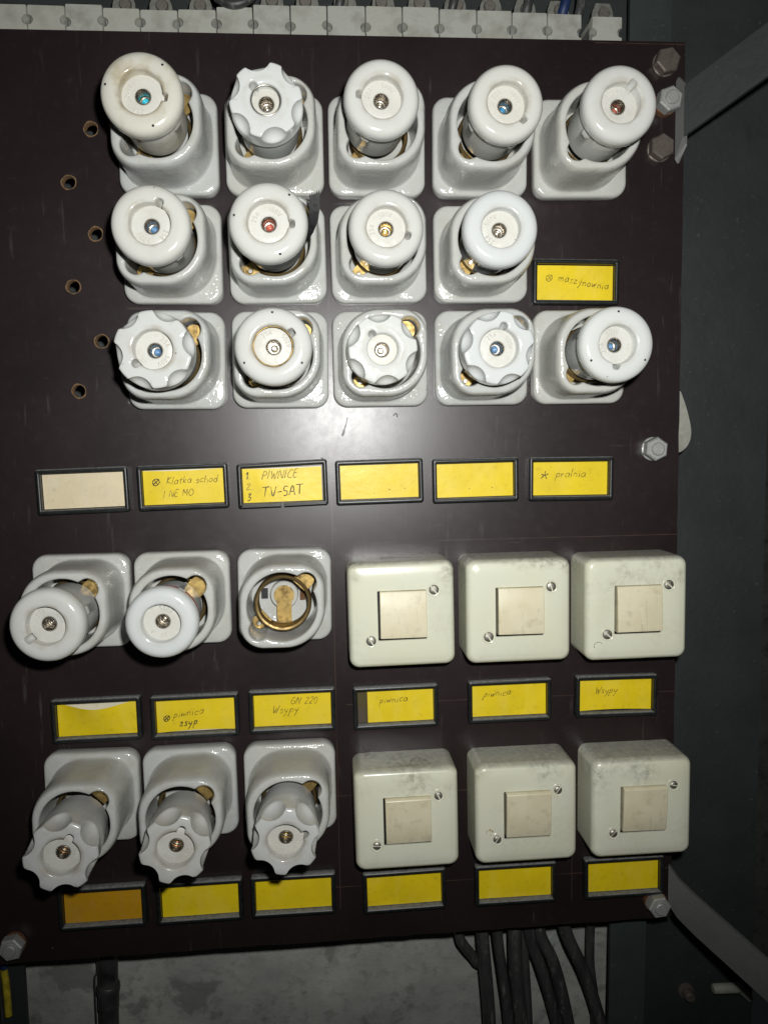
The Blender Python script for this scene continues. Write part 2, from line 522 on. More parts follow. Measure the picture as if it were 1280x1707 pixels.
def rrect(hx, hy, r, z, k=8, cx=0, cy=0):
    r = max(r, 0.01)
    out = []
    for q, (sx, sy) in enumerate(((1, 1), (-1, 1), (-1, -1), (1, -1))):
        for i in range(k + 1):
            a = math.pi / 2 * (q + i / k)
            out.append((cx + sx * (hx - r) + r * math.cos(a), cy + sy * (hy - r) + r * math.sin(a), z))
    return out

def polar_rrect(th, hx, hy, radii):
    """distance from the axis to a rounded rectangle; radii = UR, UL, LL, LR"""
    c, s = math.cos(th), math.sin(th)
    q = 0 if (c >= 0 and s >= 0) else 1 if (c < 0 and s >= 0) else 2 if c < 0 else 3
    r = radii[q]
    ax, ay = abs(c), abs(s)
    t = min(hx / ax if ax > 1e-9 else 1e9, hy / ay if ay > 1e-9 else 1e9)
    x, y = t * ax, t * ay
    if x > hx - r and y > hy - r:
        px, py = hx - r, hy - r
        bq = ax * px + ay * py
        t = bq + math.sqrt(max(bq * bq - (px * px + py * py - r * r), 0))
    return t

def catmull(pts, n=8):
    p = [Vector(q) for q in pts]
    p = [2 * p[0] - p[1]] + p + [2 * p[-1] - p[-2]]
    out = []
    for i in range(1, len(p) - 2):
        for k in range(n):
            t = k / n
            a, b, c, d = p[i - 1], p[i], p[i + 1], p[i + 2]
            out.append(0.5 * ((2 * b) + (c - a) * t + (2 * a - 5 * b + 4 * c - d) * t * t + (3 * b - a - 3 * c + d) * t ** 3))
    out.append(p[-2])
    return [tuple(q) for q in out]

# ------------------------------------------------------------------ stroke lettering
FONT = {
 'a': (.62, [[(.55, .48), (.3, .52), (.08, .3), (.1, .08), (.3, 0), (.5, .2), (.55, .5), (.5, .1), (.62, 0)]]),
 'c': (.5, [[(.5, .45), (.28, .52), (.06, .28), (.15, .03), (.45, .06)]]),
 'd': (.6, [[(.5, .4), (.25, .5), (.06, .25), (.2, 0), (.45, .1), (.55, 1)], [(.5, .5), (.55, 0)]]),
 'h': (.55, [[(.1, 1), (.05, 0)], [(.06, .3), (.3, .52), (.45, .35), (.45, 0)]]),
 'i': (.25, [[(.12, .5), (.1, 0)], [(.15, .75), (.17, .8)]]),
 'k': (.5, [[(.12, 1), (.05, 0)], [(.45, .5), (.08, .25), (.45, 0)]]),
 'l': (.25, [[(.2, 1), (.1, .1), (.2, 0)]]),
 'm': (.8, [[(.05, .5), (.03, 0)], [(.05, .35), (.22, .52), (.35, .35), (.35, 0)], [(.36, .35), (.55, .52), (.68, .35), (.7, 0)]]),
 'n': (.55, [[(.06, .5), (.04, 0)], [(.06, .32), (.28, .52), (.42, .35), (.45, 0)]]),
 'o': (.55, [[(.3, .5), (.08, .35), (.1, .08), (.3, 0), (.48, .18), (.42, .42), (.28, .5)]]),
 'p': (.55, [[(.15, .5), (.02, -.5)], [(.13, .35), (.35, .52), (.48, .35), (.35, .08), (.1, .1)]]),
 'r': (.42, [[(.1, .5), (.05, 0)], [(.08, .25), (.22, .45), (.4, .48)]]),
 's': (.45, [[(.42, .46), (.22, .52), (.12, .38), (.36, .2), (.3, .02), (.04, .04)]]),
 't': (.42, [[(.22, .85), (.15, .1), (.28, 0)], [(.02, .55), (.42, .58)]]),
 'w': (.7, [[(.05, .5), (.12, .02), (.34, .4), (.42, .02), (.66, .52)]]),
 'y': (.55, [[(.08, .5), (.14, .2), (.38, .2)], [(.5, .52), (.3, -.1), (.08, -.5)]]),
 'z': (.5, [[(.05, .48), (.45, .5), (.05, .02), (.5, .04)]]),
 'K': (.6, [[(.12, 1), (.06, 0)], [(.6, 1), (.1, .45), (.6, 0)]]),
 'N': (.7, [[(.06, 0), (.1, 1), (.56, 0), (.62, 1)]]),
 'E': (.55, [[(.52, 1), (.1, .97), (.08, 0), (.5, .02)], [(.09, .52), (.4, .54)]]),
 'M': (.8, [[(.05, 0), (.12, 1), (.36, .35), (.62, 1), (.7, 0)]]),
 'O': (.7, [[(.36, 1), (.08, .7), (.1, .22), (.35, 0), (.6, .25), (.6, .75), (.34, 1)]]),
 'P': (.58, [[(.12, 1), (.06, 0)], [(.12, .97), (.48, .9), (.46, .55), (.1, .45)]]),
 'I': (.28, [[(.14, 1), (.1, 0)]]),
 'W': (.8, [[(.04, 1), (.18, 0), (.4, .7), (.52, 0), (.78, 1)]]),
 'C': (.6, [[(.56, .9), (.3, 1), (.06, .6), (.12, .12), (.38, 0), (.56, .12)]]),
 'T': (.75, [[(0, .97), (.75, 1.02)], [(.38, 1), (.34, 0)]]),
 'V': (.62, [[(.04, 1), (.3, 0), (.6, 1)]]),
 'S': (.55, [[(.52, .95), (.16, 1), (.1, .6), (.46, .48), (.44, .08), (.05, .02)]]),
 'A': (.65, [[(.03, 0), (.34, 1), (.6, 0)], [(.14, .36), (.5, .38)]]),
 'G': (.65, [[(.56, .9), (.3, 1), (.06, .6), (.12, .12), (.38, 0), (.58, .2), (.58, .45), (.34, .45)]]),
 '0': (.5, [[(.26, 1), (.06, .7), (.08, .2), (.26, 0), (.44, .25), (.44, .75), (.26, 1)]]),
 '1': (.32, [[(.02, .7), (.22, 1), (.18, 0)]]),
 '2': (.55, [[(.06, .8), (.28, 1), (.48, .75), (.06, .02), (.52, .04)]]),
 '3': (.52, [[(.08, .92), (.4, .98), (.2, .56), (.46, .4), (.36, .03), (.05, .05)]]),
 '5': (.52, [[(.48, 1), (.12, .98), (.1, .58), (.4, .58), (.44, .15), (.06, .02)]]),
 '.': (.2, [[(.06, .0), (.1, .06)]]),
 '-': (.5, [[(.04, .45), (.46, .5)]]),
 ' ': (.4, []),
 '@': (1.05, [[(.5, 1.0), (.12, .8), (.04, .35), (.3, .02), (.7, .06), (.95, .45), (.85, .85), (.5, 1.0)], [(.2, .2), (.9, .95)], [(.25, .8), (.75, .25)]]),
 '*': (1.0, [[(.5, 1.05), (.5, .5)], [(.02, .62), (.5, .5), (.98, .66)], [(.1, 0), (.5, .5), (.88, .0)]]),
}

def strokes(text, x, y, size, slant=0.15, gap=0.14, jit=0.03, rise=0.0, seed=1):
    r = random.Random(seed)
    out = []
    x0 = x
    for ch in text:
        wd, ls = FONT[ch]
        dy = r.uniform(-jit, jit) * size
        for l in ls:
            pts = [(x + (px + slant * py + r.uniform(-jit, jit) * .5) * size, y + rise * (x - x0) + dy + py * size) for px, py in l]
            if len(pts) > 2:
                pts = [(q[0], q[1]) for q in catmull([(a, b, 0) for a, b in pts], 4)]
            out.append(pts)
        x += (wd + gap) * size
    return out

# ------------------------------------------------------------------ the setting behind the panel
mb = MB()
NX, NY = 60, 26
rows = []
for j in range(NY + 1):
    y = -900 + j * (700 / NY)
    rows.append([(-900 + i * (1130 / NX), y, -66 + rng.uniform(-.8, .8)) for i in range(NX + 1)])
mb.loft(rows, closed=False)
structure('concrete_wall', mb.mesh('concrete_wall', M_CONC), 'stained grey concrete wall below the panel')

mb = MB()
mb.box(229, 353, -900, 900, -63, -60)
mb.box(-900, 229, -200, 900, -63, -60)
structure('cabinet_wall', mb.mesh('cabinet_wall', M_CAB, False), 'dark green grey painted sheet steel of the cabinet')
mb = MB()
mb.box(300, 2600, -1500, 1500, -1503, -1500)
structure('rear_wall', mb.mesh('rear_wall', M_CONC, False), 'wall in the dark gap beside the cabinet')

def bar_quad(name, label, pts, h0, h1, mat, cat, hole=None):
    t = thing(name, label, cat)
    m = MB()
    m.prism(pts, h0, h1)
    put('flat_bar', m.mesh(name, mat, False), t)
    return t

up = bar_quad('steel_upright', 'dark green steel upright behind the right edge of the panel',
         [(227, 420), (214.5, -640), (243, -640), (258, 420)], -34, -30, M_UP, 'upright')
m = MB()
m.loft([circle(3.6, 0.15), circle(2.6, 0.15)])
put('hole_edge', m.mesh('hole_edge', M_UP), up, (243.5, 294, -30))
m = MB()
m.loft([circle(2.6, 0.12), circle(2.0, -2)], cap1=True)
put('bolt_hole', m.mesh('bolt_hole', M_DARK), up, (243.5, 294, -29.9))
bar_quad('steel_upright', 'dark steel upright at the lower left corner behind the panel',
         [(-300, 300), (-300, -640), (-232.5, -640), (-233, 300)], -34, -30, M_CAB, 'upright')

# ------------------------------------------------------------------ the panel
panel = thing('mounting_panel', 'dark brown phenolic mounting panel carrying fuses, switches and labels', 'panel')
cu = bpy.data.curves.new('panel', 'CURVE')
cu.dimensions = '2D'
cu.fill_mode = 'BOTH'
cu.extrude = 2.5 * MM
def spline(pts):
    s = cu.splines.new('POLY')
    s.points.add(len(pts) - 1)
    for p, q in zip(s.points, pts):
        p.co = (q[0] * MM, q[1] * MM, 0, 1)
    s.use_cyclic_u = True
edge = [(-330, 266), (252.7, 267.2)]
y = 262.0
while y > -360:
    edge.append((252.9 + rng.uniform(-.25, .25), y))
    y -= rng.uniform(6, 18)
edge += [(253, -361.4)]
x = 246.0
while x > -325:
    edge.append((x, -362 - (253 - x) * 0.0075 + rng.uniform(-.35, .35)))
    x -= rng.uniform(5, 16)
edge.append((-330, -366))
spline(edge)
HOLES = [(-145.9, 205.2), (-161.7, 171.4), (-146.1, 138.6), (-162.1, 104.5), (-145.5, 68.8), (-162.0, 36.0)]
for hx, hy in HOLES:
    spline([(p[0], p[1]) for p in circle(4.2, 0, 28, hx, hy)][::-1])
tmp = bpy.data.objects.new('tmp', cu)
COL.objects.link(tmp)
dg = bpy.context.evaluated_depsgraph_get()
pm = bpy.data.meshes.new_from_object(tmp.evaluated_get(dg))
bpy.data.objects.remove(tmp)
pm.materials.clear()
pm.materials.append(M_PANEL)
put('board', pm, panel, (0, 0, -2.5))
for k, (hx, hy) in enumerate(HOLES):
    m = MB()
    r2 = random.Random(k)
    N = 28
    pa, pb = r2.uniform(0, 6), r2.uniform(0, 6)
    o1 = [4.95 + .22 * math.sin(4 * math.pi * q / N + pa) + .16 * math.sin(10 * math.pi * q / N + pb) + r2.uniform(-.05, .05) for q in range(N)]
    c = lambda rad, z: [(rad[i] * math.cos(2 * math.pi * i / N), rad[i] * math.sin(2 * math.pi * i / N), z) for i in range(N)]
    m.loft([c(o1, 0.06), c([4.25] * N, 0.1), c([4.05] * N, -0.5), c([4.0] * N, -4.9)])
    put('hole_rim', m.mesh('hole_rim', M_RIM), panel, (hx, hy, 0))
m = MB()
m.ribbon([(48.8, 16.6), (50.6, 18.4), (51.4, 17.5)], 0.7, 0.12)
m.ribbon([(51.3, 18.2), (51.6, 15.6)], 0.7, 0.16)
m.ribbon([(-0.5, -11.4), (-0.2, -13.6)], 0.6, 0.12)
m.ribbon([(-1.8, -11.2), (-0.6, -12.6)], 0.4, 0.16)
put('pen_mark', m.mesh('pen_mark', M_BLACKPEN), panel)
m = MB()
m.loft([[(17.7, 16.0, .1), (16.9, 15.8, .1)], [(16.6, 11.5, .1), (15.7, 11.0, .1)], [(15.6, 7.6, .1), (14.0, 7.2, .1)], [(15.0, 4.6, .1), (12.9, 4.2, .1)], [(14.0, 3.0, .1), (13.0, 2.9, .1)]], closed=False)
put('smear', m.mesh('smear', M_SMEAR), panel)

# ------------------------------------------------------------------ fuse holders
NP = 176
TH = [2 * math.pi * i / NP for i in range(NP)]
def outer_ring(half, radii, z):
    out = []
    for t in TH:
        r = polar_rrect(t, half, half, radii)
        out.append((r * math.cos(t), r * math.sin(t), z))
    return out
def lobe(t, d, r, ang):
    dl = t - ang
    if math.cos(dl) <= 0:
        return 0
    q = r * r - (d * math.sin(dl)) ** 2
    return d * math.cos(dl) + math.sqrt(q) if q > 0 else 0
def inner_ring(grow, z):
    out = []
    for t in TH:
        r = max(22.2 + grow, lobe(t, 21.8, 6.6 + grow, math.pi / 4), lobe(t, 21.0, 6.4 + grow, math.pi * 1.25))
        out.append((r * math.cos(t), r * math.sin(t), z))
    return out

def make_base():
    m = MB()
    fr = [9.5] * 4
    br = lambda d: [16.5 + d, 24.0 + d, 15.5 + d, 25.5 + d]
    R = [outer_ring(31.4, fr, 0.0), outer_ring(32.0, fr, 1.0), outer_ring(31.9, fr, 7.6), outer_ring(31.5, fr, 9.0), outer_ring(30.7, fr, 9.9),
         outer_ring(29.8, [10.5] * 4, 10.2)]
    R += [outer_ring(29.2, br(2.2), 10.5), outer_ring(28.5, br(1.2), 11.4), outer_ring(28.15, br(.6), 13), outer_ring(27.9, br(.4), 18),
          outer_ring(27.6, br(.2), 32), outer_ring(27.4, br(0), 43.5), outer_ring(27.0, br(-.3), 46.6), outer_ring(26.2, br(-1), 48.9), outer_ring(25.4, br(-1.8), 49.8)]
    # the rim's flat and the mouth
    last = R[-1]
    mouth = inner_ring(0.9, 50.0)
    mid = [(0.55 * a[0] + 0.45 * b[0], 0.55 * a[1] + 0.45 * b[1], 50.1) for a, b in zip(last, mouth)]
    R += [mid, mouth, inner_ring(0.25, 49.4), inner_ring(0, 48.2), inner_ring(-0.1, 30), inner_ring(-0.5, 14)]
    R += [[(0.82 * x, 0.82 * y, 12.5) for x, y, z in R[-1]], [(0.3 * x, 0.3 * y, 12.5) for x, y, z in R[-1]]]
    m.loft(R, cap1=True)
    return m.mesh('fuse_base', M_BASE, True, 50)
BASE = make_base()

def tab_outline(d, r, n=14, x0=14.0, w=None):
    w = w or r
    pts = [(x0, -w), ]
    pts += [(d + r * math.cos(a), r * math.sin(a)) for a in [(-math.pi / 2 + math.pi * i / n) for i in range(n + 1)]]
    pts += [(x0, w)]
    return pts
def contact(d, r, z, x0):
    m = MB()
    m.prism(tab_outline(d, r, x0=x0), z, z + 1.2)
    return m.mesh('contact_tab', M_BRASS, True, 30)
TAB_UR = contact(21.2, 6.0, 33.0, 15.0)
TAB_LL = contact(21.4, 4.6, 25.0, 15.0)
m = MB()
m.loft([circle(1.7, 0, 20), circle(1.7, 0.8, 20), circle(1.3, 1.3, 20)], cap1=True)
TABSCREW = m.mesh('contact_screw', M_STEEL)
m = MB()
zz = [22.0, 25.0, 26.2, 27.4, 28.6, 29.8, 31.0, 32.2, 33.4, 34.6, 35.8, 36.4]
rr = [18.2, 18.2, 18.6, 18.1, 18.6, 18.1, 18.6, 18.1, 18.6, 18.1, 18.6, 18.3]
m.loft([circle(r, z, 72) for r, z in zip(rr, zz)] + [circle(17.6, 36.8, 72), circle(16.8, 36.5, 72)]
       + [circle(r - 1.9, z, 72) for r, z in zip(rr[::-1], zz[::-1])])
RING = m.mesh('screw_ring', M_BRASSD, True, 50)

SCALLOPS = [math.pi / 6 + k * math.pi / 3 for k in range(6)]
def cap_mesh(kind, mat, notch=True, R=22.0, win=11.6):
    """a screw cap, its face at z = 0"""
    N = 180
    th = [2 * math.pi * i / N for i in range(N)]
    m = MB()
    rings = []
    if kind == 'round':
        prof = [(18.0, -46), (18.4, -40), (18.7, -24), (18.8, -20.5), (18.9, -17), (19.0, -13.2), (19.9, -12.6), (21.0, -12.0), (21.6, -10.6),
                (21.95, -8.2), (22.0, -6.0), (21.8, -4.2), (21.2, -2.6), (20.2, -1.2), (18.8, -.35), (17.2, 0.0), (15.4, 0.05)]
        s = R / 22.0
        for r, z in prof:
            row = []
            for t in th:
                q = r * (s if r > 19.5 else min(s, 1.0))
                if -21 < z < -15:                     # moulded lugs under the rim
                    d = abs(((t - 0.4) % (math.pi / 2)) - math.pi / 4)
                    q += 1.5 * max(0, min(1, (0.17 - d) / 0.05))
                row.append((q * math.cos(t), q * math.sin(t), z))
            rings.append(row)
    else:
        tall = kind == 'tall'
        if tall:
            prof = [(18.0, -46), (18.5, -40), (19.2, -34), (19.6, -27), (19.9, -22)]
            prof += [(19.95 + (-20 - z) * -.085, z) for z in range(-20, -1)] + [(21.3, -1.1), (20.7, -.5), (20.0, -.15)]
            A, Bt, Cz, Rc, zc = 8.2, 8.9, 13.5, 23.9, -3.5
        else:
            prof = [(18.0, -46), (18.4, -40), (18.8, -22), (18.9, -17.2), (20.3, -16.6), (20.75, -15.6), (20.8, -14.4)]
            prof += [(20.8 - 0.02 * (14 + z), z) for z in [-14 + 0.6 * i for i in range(23)]] + [(20.2, -.45), (19.7, -.12), (19.2, 0)]
            A, Bt, Cz, Rc, zc = 8.0, 8.2, 8.8, 23.2, -0.8
        s = R / (21.3 if tall else 20.8)
        last = None
        for r, z in prof:
            row = []
            for t in th:
                q = r * (s if z > -17 or tall else min(s, 1.0))
                for a in SCALLOPS:
                    dl = (t - a + math.pi) % (2 * math.pi) - math.pi
                    if abs(dl) > 0.7:
                        continue
                    # radial line against an ellipsoid with axes A (radial), Bt (tangential), Cz
                    k = 1 - ((z - zc) / Cz) ** 2
                    if k <= 0:
                        continue
                    c, sn = math.cos(dl), math.sin(dl)
                    qa = (c / A) ** 2 + (sn / Bt) ** 2
                    qb = -2 * c * Rc * s / A ** 2
                    qc = (Rc * s / A) ** 2 - k
                    ds = qb * qb - 4 * qa * qc
                    if ds > 0:
                        e = (-qb - math.sqrt(ds)) / (2 * qa)
                        # soften the lip
                        d = q - e
                        q = q - (d if d > .9 else (d + .9) ** 2 / 3.6 if d > -.9 else 0) if d > -.9 else q
                row.append((q * math.cos(t), q * math.sin(t), z))
            rings.append(row)
        lastr = [math.hypot(x, y) for x, y, z in rings[-1]]
        mid = [(0.5 * q + 0.5 * (win + 2.2)) for q in lastr]
        rings.append([(mid[i] * math.cos(th[i]), mid[i] * math.sin(th[i]), 0.05) for i in range(N)])
    def wring(g, z):
        row = []
        for t in th:
            q = win + g
            if notch:
                q = max(q, lobe(t, win + 1.5, 2.25 + g * .6, 0.0))
            row.append((q * math.cos(t), q * math.sin(t), z))
        return row
    def blend(a, b, k, z):
        return [(x0 + (x1 - x0) * k, y0 + (y1 - y0) * k, z) for (x0, y0, _), (x1, y1, _) in zip(a, b)]
    w0 = wring(1.1, -.05)
    rings += [blend(rings[-1], w0, .6, 0.0), w0, wring(.45, -.45), wring(.1, -1.1), wring(0, -2.2), wring(-.1, -9.5)]
    rings.append([(x * .5, y * .5, -17) for x, y, z in rings[-1]])
    m.loft(rings, cap1=True)
    return m.mesh('cap_' + kind, mat, True, 55)

def head_mesh(win, mat):
    m = MB()
    m.loft([circle(win - .12, -8.0, 64), circle(win - .12, -7.0, 64), circle(win - .5, -6.75, 64), circle(win * .6, -6.7, 64), circle(4.9, -6.7, 64), circle(4.5, -7.1, 64), circle(4.45, -10.9, 64)])
    return m.mesh('fuse_head', mat, True, 40)
m = MB()
m.loft([circle(4.45, -7.6, 40), circle(4.4, -6.9, 40), circle(4.1, -6.7, 40), circle(3.8, -7.0, 40), circle(3.75, -9.4, 40), circle(3.5, -9.7, 40), circle(3.5, -11.4, 40), circle(3.2, -11.7, 40), circle(3.2, -15.6, 40), circle(1.0, -15.7, 40)], cap1=True)
EYELET = m.mesh('eyelet', M_STEEL, True, 60)
def dot_mesh(mat, r=1.85, z=-14.0):
    m = MB()
    m.loft([circle(r + .4, z - .5, 28), circle(r, z, 28), circle(r * .82, z + .65, 28), circle(r * .5, z + 1.0, 28), circle(r * .2, z + 1.1, 28)], cap1=True)
    return m.mesh('indicator', mat, True, 80)
DOT = {n: dot_mesh(mt) for n, mt in (('cyan', M_CYAN), ('blue', M_BLUE), ('pale', M_LBLUE), ('red', M_REDI), ('steel', M_STEEL), ('copper', M_COPPER), ('gold', M_GOLD))}

def marking_mesh(win, mat, texts=(('500V', 90), ('25A', 270))):
    m = MB()
    size = 2.5
    rad = win - 4.4
    kk = 0
    for text, mid in texts:
        wid = sum(FONT[c][0] + .3 for c in text) * size
        a = math.radians(mid) + wid / (rad + 1) / 2
        for ch in text:
            wd, ls = FONT[ch]
            for l in ls:
                pts = []
                for px, py in l:
                    ang = a - px * size / (rad + 1)
                    q = rad + py * size
                    pts.append((q * math.cos(ang), q * math.sin(ang)))
                if len(pts) > 2:
                    pts = [(p[0], p[1]) for p in catmull([(p[0], p[1], 0) for p in pts], 3)]
                m.ribbon(pts, .62, -6.7, 0.24 + .01 * (kk % 5))
                kk += 1
            a -= (wd + .3) * size / (rad + 1)
    return m.mesh('marking', mat, False)

CACHE = {}
def cached(key, fn):
    if key not in CACHE:
        CACHE[key] = fn()
    return CACHE[key]

m = MB()
for k in range(3):
    a = math.radians(100 + 120 * k)
    m.loft([circle(.8, -.55 + .0, 12, 19.0 * math.cos(a), 19.0 * math.sin(a)), circle(.66, -.28, 12, 19.0 * math.cos(a), 19.0 * math.sin(a))], cap1=True)
PINS = m.mesh('pinholes', M_DARK)
def wire_ring(r, mat, z=-2.6, t=.32):
    m = MB()
    m.loft([[((r + t * math.cos(b)) * math.cos(a), (r + t * math.cos(b)) * math.sin(a), z + t * math.sin(b)) for a in [2 * math.pi * i / 72 for i in range(72)]] for b in [2 * math.pi * j / 8 for j in range(9)]])
    return m.mesh('window_ring', mat, True, 60)

G_TOP = 'porcelain fuse holders in three rows across the top'
G_LOW = 'porcelain fuse holders at the lower left'
COLS = [-95.2, -27, 40, 109, 177]
ROWS = [193, 123.6, 54.6]
# key: kind, material, face height, offset of the face, radius, notch angle, window radius, indicator, label
F = {
 '11': ('round', M_CREAM, 86, -.5, .5, 22.7, -11, 11.9, 'cyan', 'porcelain fuse holder with stained cream round cap and cyan indicator at the top left'),
 '12': ('scallop', M_WHITE, 79, -.7, .1, 20.9, 132, 8.6, 'steel', 'fuse holder with scalloped white cap and small chrome ringed window, second in the top row'),
 '13': ('round', M_CAP, 83, -1.8, 1.0, 21.8, 175, 11.6, 'steel', 'fuse holder with round cap and silver indicator, middle of the top row'),
 '14': ('round', M_CAP, 82, 1.6, -.4, 21.9, -44, 11.6, 'blue', 'fuse holder with round cap and deep blue indicator, fourth in the top row'),
 '15': ('round', M_CAP, 83, .6, 0, 22.3, 57, 11.6, 'red', 'fuse holder with round cap and red indicator at the right end of the top row'),
 '21': ('round', M_CAP, 82, .6, .4, 22.4, 64, 11.6, 'pale', 'fuse holder with round cap and small blue indicator, left end of the second row'),
 '22': ('round', M_CAP, 87, -1.0, .4, 22.5, -6, 11.7, 'red', 'fuse holder whose round cap with red indicator is wrapped in black tape'),
 '23': ('round', M_CAP, 80, -.3, -.3, 22.0, -23, 11.6, 'gold', 'fuse holder with round cap and brassy indicator, just right of the taped one'),
 '24': ('round', M_WHITE, 78, -1.5, -.3, 22.5, None, 11.4, 'steel', 'fuse holder with smooth bluish white round cap left of the maszynownia label'),
 '31': ('scallop', M_CAP, 82, -.5, -.7, 22.4, -141, 11.2, 'pale', 'fuse holder with large scalloped cap and blue indicator, left end of the third row'),
 '32': ('round', M_CAP, 84, -.4, .4, 22.6, 36, 11.8, 'steel', 'fuse holder with round cap and thin brass window ring, second in the third row'),
 '33': ('scallop', M_WHITE, 72, -2.9, -.5, 21.0, 126, 9.2, 'steel', 'fuse holder with low scalloped cap and silver indicator, middle of the third row'),
 '34': ('scallop', M_WHITE, 74, -2.0, -.6, 22.0, 78, 11.6, 'pale', 'fuse holder with scalloped white cap and blue indicator, fourth in the third row'),
 '35': ('round', M_WHITE, 82, .2, .2, 22.8, -94, 11.4, 'pale', 'fuse holder with round white cap and blue indicator directly below the maszynownia label'),
 '41': ('round', M_CAP, 81, 0, -.3, 22.0, -142, 11.4, 'steel', 'fuse holder with round notched cap below the blank beige label'),
 '42': ('round', M_WHITE, 83, -.2, -.7, 21.5, None, 11.4, 'steel', 'fuse holder with white cap marked 25 and a red band round its neck'),
 '43': (None, None, 0, 0, 0, 0, None, 0, None, 'empty fuse holder without a cap, brass screw ring and contact showing'),
 '51': ('tall', M_GREYCAP, 84, 2.1, -3.0, 21.8, 64, 11.4, 'copper', 'fuse holder with deep scalloped cap and copper indicator in the lower left corner'),
 '52': ('tall', M_GREYCAP, 84, 2.6, -2.4, 21.3, 70, 11.4, 'copper', 'fuse holder with deep scalloped cap below the piwnica zsyp label'),
 '53': ('tall', M_CAP, 85, 0, -.7, 21.2, 20, 11.2, 'gold', 'fuse holder with deep scalloped cap and golden indicator nearest the lower switches'),
}
for key, (kind, mat, fh, du, dv, rad, ang, win, dot, label) in F.items():
    ri, ci = int(key[0]), int(key[1])
    u, v = (COLS[ci - 1], ROWS[ri - 1]) if ri < 4 else ([-164.2, -97.4, -28.5][ci - 1], {4: -105.0, 5: -242.3}[ri])
    rk = random.Random(int(key))
    t = thing('fuse_holder', label, 'fuse holder', u, v, 0, rk.uniform(-.7, .7), G_TOP if ri < 4 else G_LOW)
    put('base', BASE, t)
    put('screw_ring', RING, t, (0, 0, 0 if kind is None else -9))
    put('contact_tab', TAB_UR, t, rot=(0, 0, math.pi / 4 + rk.uniform(-.08, .08)))
    tl = put('contact_tab', TAB_LL, t, rot=(0, 0, math.pi * 1.25 + rk.uniform(-.08, .08)))
    put('contact_screw', TABSCREW, tl, (22.2, .3, 26.2))
    if kind is None:
        m = MB()                                            # key-shaped bottom contact
        pts = [(-4.9, -17.5), (4.9, -17.5), (4.9, -3.5)]
        pts += [(6.7 * math.cos(a), 2.0 + 6.7 * math.sin(a)) for a in [(-.75 + i * (math.pi + 1.5) / 24) for i in range(25)]]
        pts += [(-4.9, -3.5)]
        m.prism(pts, 18.5, 20.0)
        put('bottom_contact', m.mesh('bottom_contact', M_BRASS, True, 30), t)
        m = MB()
        m.loft([circle(9.6, 12.4, 48, 0, 2), circle(9.4, 17.4, 48, 0, 2), circle(8.8, 18.2, 48, 0, 2)], cap1=True)
        put('contact_seat', m.mesh('contact_seat', M_BASE), t)
        m = MB()
        m.box(-15.5, -11.2, -1.0, 5.8, 12.2, 14.6)
        put('slot', m.mesh('slot', M_DARK, False), t)
        m = MB()
        m.box(10.6, 14.0, -2.0, 5.0, 12.2, 16.0)
        put('slot', m.mesh('slot', M_RUST, False), t)
        continue
    cm = cached((kind, mat.name, ang is not None, round(rad, 1), win), lambda: cap_mesh(kind, mat, ang is not None, rad, win))
    cap = put('cap', cm, t, (du, dv, fh))
    tx, ty = dv / 46.0 * .8, -du / 46.0 * .8
    cap.rotation_euler = (-tx, -ty, math.radians(ang if ang is not None else rk.uniform(0, 360)))
    put('fuse_head', cached(('h', win, kind == 'round'), lambda: head_mesh(win, M_BISQUE)), cap)
    put('eyelet', EYELET, cap)
    put('indicator', DOT[dot], cap)
    if win > 10:
        tilt = {'42': 180, '53': 180, '35': 40, '11': 100, '13': 0}.get(key, rk.uniform(0, 360))
        txt = (('25', 90), ('A', 40), ('500V', 250)) if key == '42' else (('500V', 60), ('25A', 150))
        mk = put('marking', cached(('m', win, txt), lambda: marking_mesh(win, M_BISQUE, txt)), cap)
        mk.rotation_euler = (0, 0, math.radians(tilt) - cap.rotation_euler[2])
    if key in ('11', '22', '32', '35'):
        pn = put('pinholes', PINS, cap)
        pn.rotation_euler = (0, 0, math.radians({'11': -51, '22': -51, '32': -10, '35': -10}[key]) - cap.rotation_euler[2])
    if key == '12':
        put('window_ring', wire_ring(8.35, M_STEEL, -1.6, .5), cap)
    if key == '32':
        put('window_ring', wire_ring(11.3, M_BRASS, -2.4, .4), cap)
    if key == '42':
        m = MB()
        m.loft([circle(19.15, -20, 64), circle(19.7, -19.4, 64), circle(19.5, -18.2, 64), circle(19.9, -17.4, 64), circle(19.6, -16.4, 64), circle(19.8, -15.4, 64), circle(19.1, -14.8, 64)])
        put('red_band', m.mesh('red_band', M_RED), cap)
    if key == '22':
        m = MB()
        m.loft([circle(20.3, z, 64) for z in (-27, -26.5, -21, -16, -14.6)] + [circle(18.8, -14.4, 64)])
        path = [(-70, 20.4, -20, 0), (-45, 20.6, -19, 0.05), (-25, 21.4, -17, .2), (-10, 23.2, -14, .55), (5, 25.4, -11, .85), (19, 28.0, -8, 1.0), (31, 31.0, -6.0, 1.0)]
        pts = []
        for a, r, z, k in path:
            a = math.radians(a)
            pts.append((Vector((r * math.cos(a), r * math.sin(a), z)), k))
        ra, rb = [], []
        for p, k in pts:
            wv = Vector((k * 1.0, k * .1, 1 - k * .75)).normalized() * 3.1
            ra.append(tuple(p - wv)); rb.append(tuple(p + wv))
        m.loft([ra, rb], closed=False)
        for q in range(6):                                   # frayed end
            a = Vector(ra[-1]).lerp(Vector(rb[-1]), q / 6)
            b = Vector(ra[-1]).lerp(Vector(rb[-1]), (q + 1) / 6)
            tip = (a + b) / 2 + Vector((rk.uniform(-.4, .4), rk.uniform(.8, 2.6), .3))
            i0 = m.ring([tuple(a), tuple(b), tuple(tip)])
            m.f.append(tuple(i0))
        me = m.mesh('tape', M_TAPE, True, 60)
